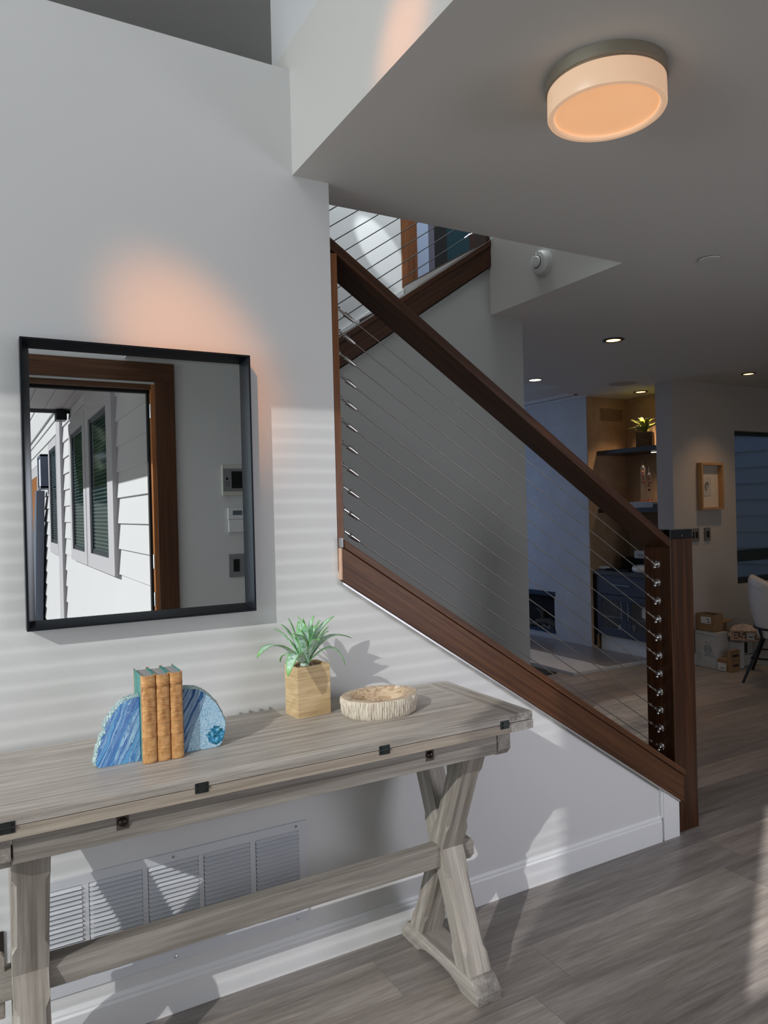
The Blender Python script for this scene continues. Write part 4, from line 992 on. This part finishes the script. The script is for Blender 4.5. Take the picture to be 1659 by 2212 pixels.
for k, (r0, r1, a0, a1) in enumerate(((0.020, 0.034, 0.6, 4.2), (0.008, 0.014, 0, 5.0), (0.034, 0.040, 1.2, 3.4))):
    n = 18
    pts = [(5.983+r1*math.cos(a0+(a1-a0)*i/n), 1.632+1.35*r1*math.sin(a0+(a1-a0)*i/n)) for i in range(n+1)]+[(5.983+r0*math.cos(a0+(a1-a0)*i/n), 1.632+1.35*r0*math.sin(a0+(a1-a0)*i/n)) for i in range(n, -1, -1)]
    dw.prism(pts, 'y', 4.5182, 4.519)
obj('pencil_mark', dw, plain('graphite', (0.16, 0.16, 0.15, 1), 0.8), sheet)
def switch(x0, x1, lb, cells, y=4.53, z0=1.135, z1=1.258, back=False, cat='switch'):
    s_ = thing('wall_switch', lb, cat, ((x0+x1)/2, y, z0), 'wall switches')
    obj('plate', MB().box(x0, x1, y-0.012, y-0.0005, z0, z1), M_grayplastic, s_, bev=0.002)
    for c0, c1 in cells: obj('rocker', MB().box(c0, c1, y-0.015, y-0.012, z0+0.032, z1-0.032), M_dark, s_)
switch(5.735, 5.855, 'taupe double wall switch, partly hidden behind the newel post top', [(5.755, 5.783), (5.805, 5.835)])
switch(5.935, 6.015, 'taupe single wall switch below the framed picture', [(5.958, 5.992)])

# living room window and the neighbouring siding beyond
wnd = struct('window_3', MB().box(6.41, 7.9, 4.60, 4.66, 2.145, 2.18).box(6.41, 7.9, 4.60, 4.66, 0.69, 0.745).box(6.41, 7.9, 4.58, 4.66, 0.905, 1.015).box(6.41, 6.425, 4.60, 4.66, 0.745, 2.145).box(7.86, 7.9, 4.60, 4.66, 0.745, 2.145), M_black)
obj('window_pane', MB().box(6.42, 7.88, 4.625, 4.629, 0.74, 2.15), M_thin, wnd)
def lap(xf_, y0, y1, zs, pitch, n, tcl=0.012, face=-1):
    b = MB()
    for k in range(n):
        z0 = zs+k*pitch
        b.prism([(xf_+0.03, z0), (xf_+face*tcl, z0), (xf_, z0+pitch), (xf_+0.03, z0+pitch)], 'y', y0, y1)
    return b
M_blsid = paint('blue_grey_siding_paint', (0.50, 0.66, 0.88, 1), 0.5)
tag(rebase(obj('exterior_siding_wing', lap(7.9, 4.75, 9.5, 0.02, 0.187, 18, 0.028), M_blsid)), 'blue-grey lap siding of the outer wall seen through the right window', 'siding')

# ------------------------------------------------------------------ boxes on the living room floor
def carton_mat(name, a, b):
    t = NT(name); n1 = t.noise(t.coords(), 14, 4); return t.set(color=t.mix(n1, a, b), rough=0.75)
M_card = carton_mat('brown_cardboard', (0.24, 0.135, 0.062, 1), (0.33, 0.20, 0.10, 1))
M_cardW = carton_mat('white_cardboard', (0.42, 0.43, 0.42, 1), (0.52, 0.53, 0.52, 1))
M_cardG = carton_mat('gold_cardboard', (0.46, 0.29, 0.19, 1), (0.62, 0.42, 0.30, 1))
M_ink = plain('dark_print', (0.02, 0.015, 0.015, 1), 0.7)
M_blueink = plain('faded_blue_print', (0.16, 0.24, 0.30, 1), 0.7)
M_lab = plain('paper_label', (0.62, 0.62, 0.63, 1), 0.6)
def RZ(a): return Matrix.Rotation(a, 3, 'Z')
class Placed:
    """carton in its own frame: face with prints looks to -v; u runs to the right along the face"""
    def __init__(s, name, label, p0, p1, depth, z0, h, mat, cat='box', group='cartons heaped by the wall', flaps=0, open_top=False):
        s.p0 = Vector(p0); d = Vector(p1)-s.p0; s.w = d.length; s.u = d.normalized(); s.v = Vector((-s.u.y, s.u.x)); s.z0 = z0; s.h = h
        c = s.p0+s.u*s.w/2+s.v*depth/2
        s.root = thing(name, label, cat, (c.x, c.y, z0), group)
        b = MB()
        if open_top:
            q = 0.006
            for (a0, a1, b0, b1) in ((0, s.w, 0, q), (0, s.w, depth-q, depth), (0, q, q, depth-q), (s.w-q, s.w, q, depth-q)): b.prism([s.pt(a0, b0), s.pt(a1, b0), s.pt(a1, b1), s.pt(a0, b1)], 'z', z0, z0+h)
            b.prism([s.pt(0, 0), s.pt(s.w, 0), s.pt(s.w, depth), s.pt(0, depth)], 'z', z0, z0+0.006)
        else:
            b.prism([s.pt(0, 0), s.pt(s.w, 0), s.pt(s.w, depth), s.pt(0, depth)], 'z', z0, z0+h)
        s.body = obj('body', b, mat, s.root, bev=0.003)
    def pt(s, a, b): q = s.p0+s.u*a+s.v*b; return (q.x, q.y)
    def mark(s, name, mat, a0, a1, h0, h1, parent=None, e=0.0012):
        b = MB(); b.prism([s.pt(a0, -e), s.pt(a1, -e), s.pt(a1, 0.0), s.pt(a0, 0.0)], 'z', s.z0+h0, s.z0+h1)
        return obj(name, b, mat, s.root)
def mk(name, label, x0, x1, y0, y1, z0, h, mat, face='x', **k):
    """axis-aligned carton; printed face looks to -x (u runs toward -y) or to -y"""
    if face == 'x': return Placed(name, label, (x0, y1), (x0, y0), x1-x0, z0, h, mat, **k)
    return Placed(name, label, (x0, y0), (x1, y0), y1-y0, z0, h, mat, **k)
c1 = mk('carton', 'large white cardboard box with a round blue emblem, standing behind the newel post', 5.752, 5.90, 4.275, 4.512, 0, 0.325, M_cardW)
em = MB(); cu, ch = 0.135, 0.165
def ringm(b, s, cu, ch, r0, r1, n=28, a0=0, a1=2*PI):
    for i in range(n):
        A = a0+(a1-a0)*i/n; B = a0+(a1-a0)*(i+1)/n
        pts = [(cu+r*math.cos(a), ch+r*math.sin(a)) for r, a in ((r0, A), (r1, A), (r1, B), (r0, B))]
        b.bm.faces.new([b.bm.verts.new((*s.pt(a, -0.0014), s.z0+h)) for (a, h) in pts])
ringm(em, c1, cu, ch, 0.036, 0.041)
obj('emblem', em, M_blueink, c1.root, recalc=False, label='round blue emblem')
em2 = MB(); ringm(em2, c1, cu, ch, 0.028, 0.031)
obj('emblem_inner_ring', em2, M_blueink, c1.root, recalc=False)
for a0, a1, h0, h1 in ((0.112, 0.117, 0.145, 0.185), (0.117, 0.128, 0.162, 0.168), (0.128, 0.132, 0.145, 0.185), (0.139, 0.144, 0.145, 0.185), (0.144, 0.153, 0.180, 0.185), (0.144, 0.153, 0.162, 0.167), (0.144, 0.153, 0.145, 0.150), (0.153, 0.157, 0.148, 0.182)):
    c1.mark('emblem_letter', M_blueink, a0, a1, h0, h1)
for a0, a1, h in ((0.10, 0.17, 0.225), (0.10, 0.19, 0.115), (0.09, 0.20, 0.105), (0.02, 0.10, 0.295), (0.11, 0.22, 0.290), (0.015, 0.06, 0.11), (0.015, 0.06, 0.085), (0.015, 0.05, 0.06)):
    c1.mark('print', M_blueink, a0, a1, h, h+0.004)
c2 = mk('carton', 'smallest brown carton with a white front label, lowest at the front of the heap', 5.735, 5.830, 4.178, 4.272, 0, 0.105, M_card)
c2.mark('label', M_lab, 0.004, 0.088, 0.005, 0.072)
for k in range(4): c2.mark('label_text', M_ink, 0.026+0.012*k, 0.034+0.012*k, 0.022, 0.030, e=0.0018)
c3 = mk('carton', 'small upright brown carton with two black bars, at the front of the heap', 5.735, 5.868, 4.140, 4.176, 0, 0.19, M_card, 'y')
for h0 in (0.045, 0.13): c3.mark('printed_bar', M_ink, 0.028, 0.108, h0, h0+0.018)
c4 = mk('carton', 'brown cardboard box with a white shipping label, topmost at the left of the heap', 5.765, 5.885, 4.315, 4.500, 0.3265, 0.155, M_card, open_top=True)
c4.mark('label', M_lab, 0.045, 0.150, 0.070, 0.130)
for k in range(5): c4.mark('label_text', M_ink, 0.105+0.006*k, 0.1075+0.006*k, 0.10, 0.115, e=0.0018)
c4.mark('label_text', M_ink, 0.115, 0.14, 0.080, 0.088, e=0.0018)
obj('flap', MB().prism([(5.887, 0.478), (6.03, 0.46), (6.03, 0.41), (5.887, 0.41)], 'y', 4.47, 4.475), M_card, c4.root)
c6 = mk('carton', 'open white carton with crumpled paper under the slanting brown one', 5.905, 5.995, 4.185, 4.475, 0, 0.235, M_cardW, open_top=True)
c5 = mk('carton', 'brown carton with a slanting open lid, in the middle of the heap', 5.908, 5.993, 4.355, 4.465, 0.237, 0.155, M_card)
lidb = MB().box(5.892, 6.03, 4.315, 4.462, 0.403, 0.408, rot=Matrix.Rotation(-0.10, 3, 'Y'), piv=(5.95, 4.39, 0.403))
obj('lid', lidb, M_card, c5.root)
c5.mark('tape', M_cardG, 0.05, 0.08, 0.0, 0.15)
def crumple(name, parent, c, sx, sy, sz, mat, seed, n=20, m_=14, label=None):
    b = MB(); g_ = []
    for i in range(n+1):
        row = []
        for j in range(m_+1):
            u, v = i/n*2-1, j/m_*2-1
            r = max(abs(u), abs(v))
            h_ = (1-r**2)*0.8+0.35*noise.noise(Vector((u*3+seed, v*3, seed)))*(1-r*0.3)+0.2*noise.noise(Vector((u*9, v*9+seed, 0)))
            row.append(b.bm.verts.new((c[0]+u*sx, c[1]+v*sy, c[2]+max(h_, 0.0)*sz)))
        g_.append(row)
    for i in range(n):
        for j in range(m_): b.bm.faces.new((g_[i][j], g_[i+1][j], g_[i+1][j+1], g_[i][j+1]))
    return obj(name, b, mat, parent)
M_bag = plain('pinkish_plastic_bag', (0.50, 0.42, 0.38, 1), 0.3)
crumple('crumpled_paper', c6.root, (5.95, 4.235, 0.237), 0.04, 0.045, 0.02, M_bag, 2)
c7 = mk('carton', 'white carton with a dark square, behind the chair legs', 6.000, 6.195, 4.24, 4.50, 0, 0.262, M_cardW, 'y')
c7.mark('dark_square', M_ink, 0.03, 0.115, 0.115, 0.215)
c7.mark('tape', M_dark, 0.0, 0.19, 0.098, 0.104)
gx, gy0 = 5.845, 4.215; gd = Vector((0.57, -0.82)).normalized()*0.235
c8 = Placed('gold_carton', 'flat rose-gold carton with maze pattern and a label, lying on the white cartons', (gx, gy0), (gx+gd.x, gy0+gd.y), 0.10, 0.264, 0.088, M_cardG)
rr = random.Random(11)
mz = [(0, 0, 0, 5), (1, 4, 3, 1), (1, 0, 3, 1), (1, 2, 2, 1), (4, 1, 1, 4), (5, 1, 2, 1), (6, 3, 3, 1), (8, 0, 1, 3), (7, 4, 2, 1), (14, 0, 1, 3), (15, 3, 2, 1), (15, 0, 2, 1)]
for (i_, j_, w_, h_) in mz:
    c8.mark('maze_bar', M_ink, 0.014+i_*0.0128, 0.014+(i_+w_)*0.0128-0.003, 0.015+j_*0.0125, 0.015+(j_+h_)*0.0125-0.004)
c8.mark('label', M_lab, 0.135, 0.190, 0.012, 0.072, e=0.002)
c8.mark('label_text', M_ink, 0.145, 0.18, 0.030, 0.038, e=0.0028)
bag = crumple('plastic_bag', None, (5.97, 4.17, 0.3525), 0.075, 0.10, 0.055, M_bag, 7)
tag(rebase(bag), 'crumpled pinkish plastic bag lying on the flat gold carton', 'bag')
c10 = mk('carton', 'wide white carton with black lettering at right, behind the chair', 6.205, 6.75, 4.06, 4.40, 0, 0.27, M_cardW, 'y')
for k, (a, w_) in enumerate(((0.03, 0.030), (0.075, 0.008), (0.09, 0.020), (0.118, 0.012), (0.138, 0.022), (0.168, 0.014))):
    c10.mark('lettering', M_ink, a, a+w_, 0.200, 0.232 if k == 0 else 0.222)
tag(rebase(obj('plastic_tub', MB().lathe([(0.10, 0.2715), (0.12, 0.275), (0.13, 0.40), (0.10, 0.41)], (6.42, 4.23, 0), 24), plain('grey_green_plastic', (0.22, 0.26, 0.27, 1), 0.5), smooth=30)), 'grey plastic tub on the lettered carton, behind the chair', 'tub')

# ------------------------------------------------------------------ dining chair
M_cream = NT('cream_leather'); _v = M_cream.coords(); M_cream.bump(M_cream.noise(_v, 60, 3), 0.05, 0.002); M_cream = M_cream.set(color=(0.62, 0.60, 0.57, 1), rough=0.38)
cc = Vector((5.86, 3.70, 0)); rz_ = math.atan2(0.25, 0.50)
ch = thing('dining_chair', 'cream leather tub dining chair with black metal legs at the right edge', 'chair', cc)
TR = Matrix.Translation(cc) @ Matrix.Rotation(-0.85, 4, 'Z')
def shell():
    b = MB(); na = 40; nh = 12; rows_o = []; rows_i = []
    for j in range(nh+1):
        t_ = j/nh; ro = []; ri = []
        for i in range(na+1):
            a = math.radians(60)+math.radians(240)*i/na  # opening faces +x
            side = abs(math.cos((a-PI)/2))
            top = 0.60+0.26*max(0, math.cos((a-PI)*0.72))
            bot = 0.36+0.02*math.cos(a-PI)
            z_ = bot+(top-bot)*t_
            R_ = 0.215+0.055*math.sin(t_*PI*0.55)+0.01*math.sin(t_*PI)
            ro.append(b.bm.verts.new((R_*1.02*math.cos(a), R_*math.sin(a), z_)))
            ri.append(b.bm.verts.new(((R_-0.05)*1.02*math.cos(a), (R_-0.05)*math.sin(a), z_+0.004)))
        rows_o.append(ro); rows_i.append(ri)
    for j in range(nh):
        for i in range(na):
            b.bm.faces.new((rows_o[j][i], rows_o[j][i+1], rows_o[j+1][i+1], rows_o[j+1][i]))
            b.bm.faces.new((rows_i[j][i+1], rows_i[j][i], rows_i[j+1][i], rows_i[j+1][i+1]))
    for i in range(na):
        b.bm.faces.new((rows_o[nh][i], rows_o[nh][i+1], rows_i[nh][i+1], rows_i[nh][i]))
        b.bm.faces.new((rows_i[0][i], rows_i[0][i+1], rows_o[0][i+1], rows_o[0][i]))
    for i in (0, na):
        for j in range(nh): b.bm.faces.new((rows_o[j][i], rows_o[j+1][i], rows_i[j+1][i], rows_i[j][i]))
    return b
obj('back_shell', shell(), M_cream, ch, bev=0.012, seg=3, smooth=50, xf=TR)
def band():
    b = MB(); na = 40; prev = None; first = None
    for i in range(na+1):
        a = math.radians(66)+math.radians(228)*i/na
        top = 0.615+0.26*max(0, math.cos((a-PI)*0.72)); low = top-0.115-0.02*abs(a-PI)
        R_ = 0.268
        ring = []
        for k in range(12):
            q = 2*PI*k/12; rr_ = R_-0.028+0.036*math.cos(q); zz_ = (top+low)/2+((top-low)/2+0.004)*math.sin(q)
            ring.append(b.bm.verts.new((rr_*1.03*math.cos(a), rr_*math.sin(a), zz_)))
        if prev:
            for k in range(12): b.bm.faces.new((prev[k], prev[(k+1) % 12], ring[(k+1) % 12], ring[k]))
        else: first = ring
        prev = ring
    b.bm.faces.new(first); b.bm.faces.new(prev[::-1]); return b
obj('backrest', band(), M_cream, ch, smooth=60, xf=TR)
obj('seat', MB().lathe([(0.20, 0.355), (0.225, 0.37), (0.225, 0.44), (0.205, 0.47), (0.01, 0.48)], (0.0, 0, 0), 40), M_cream, ch, smooth=60, xf=TR)
cm = MB()
rg = [Vector((0.245*math.cos(a), 0.24*math.sin(a), 0.44)) for a in [math.radians(50+i*260/24) for i in range(25)]]
obj('support_ring', MB().tube(rg, 0.009, 10), M_black, ch, smooth=60, xf=TR)
for (x_, y_) in ((5.485, 3.850), (5.985, 4.105), (5.735, 3.350), (6.235, 3.605)):
    f_ = Vector((x_, y_, 0)); topc = cc+(f_-cc)*0.56
    obj('leg', MB().tube([(f_.x, f_.y, 0.002), (topc.x, topc.y, 0.36), (topc.x+(f_.x-cc.x)*0.06, topc.y+(f_.y-cc.y)*0.06, 0.445)], 0.0105, 12), M_black, ch, smooth=60)
pts = [cc+(Vector((x_, y_, 0))-cc)*0.80+Vector((0, 0, 0.20)) for (x_, y_) in ((5.485, 3.850), (5.985, 4.105), (6.235, 3.605), (5.735, 3.350))]
obj('stretcher', MB().tube([pts[0], pts[1], pts[2], pts[3], pts[0]], 0.008, 8), M_black, ch, smooth=60)

# ------------------------------------------------------------------ entry door and outside (seen in the mirror)
YO = YB-0.15
M_case = wood('walnut_casing', [(0.040, 0.017, 0.009, 1), (0.085, 0.036, 0.018, 1), (0.125, 0.056, 0.028, 1)], axis=2, f=1.1, rough=0.4)
M_caseX = wood('walnut_casing_head', [(0.045, 0.019, 0.010, 1), (0.095, 0.042, 0.021, 1), (0.15, 0.070, 0.035, 1)], axis=0, f=1.1, rough=0.4)
M_jamb = wood('orange_jamb', [(0.22, 0.08, 0.025, 1), (0.34, 0.13, 0.045, 1), (0.42, 0.18, 0.07, 1)], axis=2, rough=0.35)
struct('door_1', MB().box(0.10, 0.135, YO, YB+0.0, 0, DH), M_jamb)
door1 = bpy.data.objects['door_1']
obj('jamb', MB().box(1.115, 1.150, YO-0.01, YB+0.001, 0, DH), M_jamb, door1)
obj('jamb', MB().box(0.135, 1.115, YO-0.01, YB+0.001, DH-0.035, DH), M_caseX, door1)
obj('weather_strip', MB().box(1.098, 1.116, YB-0.10, YB-0.055, 0, DH-0.035).box(0.135, 1.116, YB-0.10, YB-0.055, DH-0.055, DH-0.034), M_dark, door1)
obj('casing', MB().box(1.140, 1.279, YB, YB+0.022, 0, 2.455), M_case, door1, bev=0.002)
obj('casing', MB().box(-0.03, 0.105, YB, YB+0.022, 0, 2.455), M_case, door1, bev=0.002)
obj('casing', MB().box(-0.03, 1.279, YB, YB+0.022, 2.4555, 2.592), M_caseX, door1, bev=0.002)
for hz_ in (0.85, 1.12, 2.2):
    obj('hinge', MB().tube([(1.112, YB-0.012, hz_), (1.112, YB-0.012, hz_+0.10)], 0.007, 10).box(1.109, 1.1155, YB-0.05, YB-0.01, hz_, hz_+0.10), M_steel, door1)
# wall devices beside the door
ip = thing('intercom_panel', 'white video intercom panel on the grey wall, seen in the mirror', 'intercom', (1.73, YB, 1.637))
obj('case', MB().box(1.613, 1.85, YB+0.0005, YB+0.022, 1.637, 1.868), plain('ivory_plastic', (0.60, 0.58, 0.52, 1), 0.4), ip, bev=0.006)
fpn = obj('face', MB().box(1.622, 1.842, YB+0.022, YB+0.026, 1.668, 1.838), M_silver, ip)
obj('screen', MB().box(1.685, 1.825, YB+0.026, YB+0.028, 1.690, 1.818), M_dark, fpn)
obj('button', MB().lathe([(0.010, 0.0), (0.010, 0.003), (0.002, 0.004)], (1.650, YB+0.026, 1.762), 16, 'y'), M_black, fpn)
for k in range(3): obj('speaker_slot', MB().box(1.638, 1.672, YB+0.026, YB+0.0265, 1.708+0.014*k, 1.711+0.014*k), M_dark, fpn)
th_ = thing('thermostat', 'white thermostat with a small display below the intercom, seen in the mirror', 'thermostat', (1.73, YB, 1.36))
obj('case', MB().box(1.657, 1.79, YB+0.0005, YB+0.024, 1.360, 1.455), M_white, th_, bev=0.003)
obj('upper_case', MB().box(1.653, 1.794, YB+0.0005, YB+0.026, 1.456, 1.543), M_white, th_, bev=0.003)
obj('display', MB().box(1.688, 1.76, YB+0.026, YB+0.0275, 1.488, 1.522), plain('lcd', (0.08, 0.10, 0.10, 1), 0.2), th_)
ds = thing('dimmer_switch', 'grey square dimmer plate below the thermostat, seen in the mirror', 'switch', (1.72, YB, 1.02))
obj('plate', MB().box(1.655, 1.79, YB+0.0005, YB+0.010, 1.022, 1.194), M_silver, ds, bev=0.001)
obj('rocker', MB().box(1.688, 1.735, YB+0.010, YB+0.014, 1.062, 1.155), M_dark, ds)

# outside
XS = 1.22
M_sid = paint('white_siding_paint', (0.52, 0.52, 0.54, 1), 0.6)
zs0 = 0.943-0.2455*8
sidn = struct('wall_exterior', lap(XS, -18.0, YO-0.02, zs0, 0.2455, 24, 0.022), M_sid)
struct('wall_exterior_corner', MB().box(XS-0.03, XS+0.03, -8.62, -7.85, -1.0, 3.1), paint('grey_corner_trim', (0.36, 0.35, 0.38, 1), 0.6)) if False else None
M_gtrim = paint('grey_exterior_trim', (0.40, 0.39, 0.42, 1), 0.6)
t = NT('blind_behind_glass')
sp = t.n('ShaderNodeSeparateXYZ'); t.l(t.coords(), sp.inputs[0])
fr_ = t.math('LESS_THAN', t.math('FRACT', t.math('MULTIPLY', sp.outputs[2], 24.0)), 0.35)
M_pane = t.set(color=t.mix(fr_, (0.012, 0.022, 0.028, 1), (0.10, 0.14, 0.15, 1)), rough=0.06, spec=0.8)
def ext_window(num, y0, y1, z0, z1, yt0, yt1, zt0, zt1, lbl=None):
    w_ = struct('window_%d' % num, MB().box(XS-0.045, XS+0.01, y0, y1, z0, z0+0.05).box(XS-0.045, XS+0.01, y0, y1, z1-0.05, z1).box(XS-0.045, XS+0.01, y0, y0+0.06, z0, z1).box(XS-0.045, XS+0.01, y1-0.06, y1, z0, z1), plain('navy_window_frame_%d' % num, (0.02, 0.028, 0.04, 1), 0.35))
    obj('pane', MB().box(XS-0.033, XS-0.026, y0+0.04, y1-0.04, z0+0.04, z1-0.04), M_pane, w_)
    tb_ = MB().box(XS-0.06, XS+0.01, yt0, y0, zt0, zt1).box(XS-0.06, XS+0.01, y1, yt1, zt0, zt1).box(XS-0.06, XS+0.01, y0, y1, zt0, z0).box(XS-0.06, XS+0.01, y0, y1, z1, zt1)
    obj('casing', tb_, M_gtrim, w_)
ext_window(4, -4.62, -3.30, 1.08, 2.63, -4.90, -2.96, 0.92, 3.0)
ext_window(5, -6.43, -5.17, 1.07, 2.64, -6.63, -4.95, 0.92, 2.80)
ext_window(6, -9.77, -8.55, 1.07, 2.69, -9.95, -8.45, 0.89, 2.82)
struct('trim_8', MB().box(XS-0.06, XS+0.01, -8.42, -7.85, -1.1, 3.1), M_gtrim)
t = NT('soffit_board'); sp = t.n('ShaderNodeSeparateXYZ'); t.l(t.coords(), sp.inputs[0])
ln = t.math('LESS_THAN', t.math('FRACT', t.math('MULTIPLY', sp.outputs[0], 4.6)), 0.035)
M_soff = t.set(color=t.mix(ln, (0.36, 0.34, 0.36, 1), (0.08, 0.08, 0.09, 1)), rough=0.6)
struct('ceiling_porch', MB().box(-0.76, XS-0.013, -6.85, YO-0.01, 3.04, 3.10), M_soff)
struct('trim_9', MB().box(-0.80, XS-0.013, -6.90, -6.85, 2.99, 3.14), plain('dark_fascia', (0.04, 0.04, 0.045, 1), 0.5))
struct('trim_10', MB().box(XS-0.05, XS-0.013, -18, -6.9, 3.28, 3.72), M_sid)
fld = thing('floodlight', 'black outdoor floodlight under the porch eave, seen in the mirror', 'lamp', (XS-0.1, -6.86, 2.9))
obj('body', MB().box(XS-0.20, XS-0.06, -6.98, -6.72, 2.88, 3.02), M_black, fld, bev=0.01)
obj('arm', MB().tube([(XS-0.12, -6.80, 2.98), (XS-0.013, -6.80, 3.0)], 0.012, 8), M_black, fld)
lan = thing('wall_lantern', 'rectangular outdoor wall lantern on the white siding, seen in the mirror', 'lamp', (XS-0.1, -10.4, 2.05))
obj('glass', MB().box(XS-0.16, XS-0.03, -10.7, -10.15, 2.1, 2.6), plain('frosted_lantern', (0.75, 0.75, 0.8, 1), 0.4), lan)
obj('frame', MB().box(XS-0.18, XS-0.012, -10.8, -10.75, 2.05, 2.65).box(XS-0.18, XS-0.012, -10.1, -10.05, 2.05, 2.65).box(XS-0.18, XS-0.012, -10.8, -10.05, 2.62, 2.66).box(XS-0.18, XS-0.012, -10.8, -10.05, 2.04, 2.08), plain('blue_grey_metal', (0.12, 0.15, 0.22, 1), 0.4), lan)
dpo = thing('downspout', 'blue-grey downspout leaning on the white siding, seen in the mirror', 'pipe', (XS-0.1, -11.8, -1.0))
obj('pipe', MB().prism([(-11.2, 2.03), (-10.9, 2.03), (-12.3, -1.0), (-14.2, -1.0)], 'x', XS-0.20, XS-0.055), plain('slate_blue_paint', (0.10, 0.12, 0.17, 1), 0.5), dpo)
d11 = struct('door_3', MB().box(XS-0.045, XS+0.0, -14.6, -12.9, -1.0, 2.41), M_jamb)
obj('casing', MB().box(XS-0.05, XS, -12.9, -12.55, -1.0, 2.62).box(XS-0.05, XS, -15.1, -14.6, -1.0, 2.62).box(XS-0.05, XS, -14.6, -12.9, 2.41, 2.62), M_gtrim, d11)
struct('floor_outside', MB().box(-12, XS, -20, YO, -1.02, -1.0).box(-0.8, XS-0.015, -3.0, YO, -1.0, -0.02), paint('concrete', (0.42, 0.40, 0.38, 1), 0.8))
# hedge and tree beyond
t = NT('foliage'); n1 = t.noise(t.coords(), 5, 4); M_fol = t.set(color=t.ramp(n1, [(0.35, (0.01, 0.03, 0.01, 1)), (0.65, (0.06, 0.13, 0.04, 1))]), rough=0.8)
tree = thing('tree', 'dark green tree above the roof edge, seen at the mirror corner', 'tree', (0.3, -21, -1))
cr_ = MB(); rr = random.Random(9)
for k in range(40):
    cr_.ball((0.6+rr.uniform(-2.4, 2.2), -21+rr.uniform(-1, 1), 3.6+rr.uniform(-1.5, 3)), rr.uniform(0.4, 0.8), 8)
obj('crown', cr_, M_fol, tree)
obj('trunk', MB().tube([(0.3, -21, -1), (0.3, -21, 3)], 0.2, 10), M_mahZ, tree)
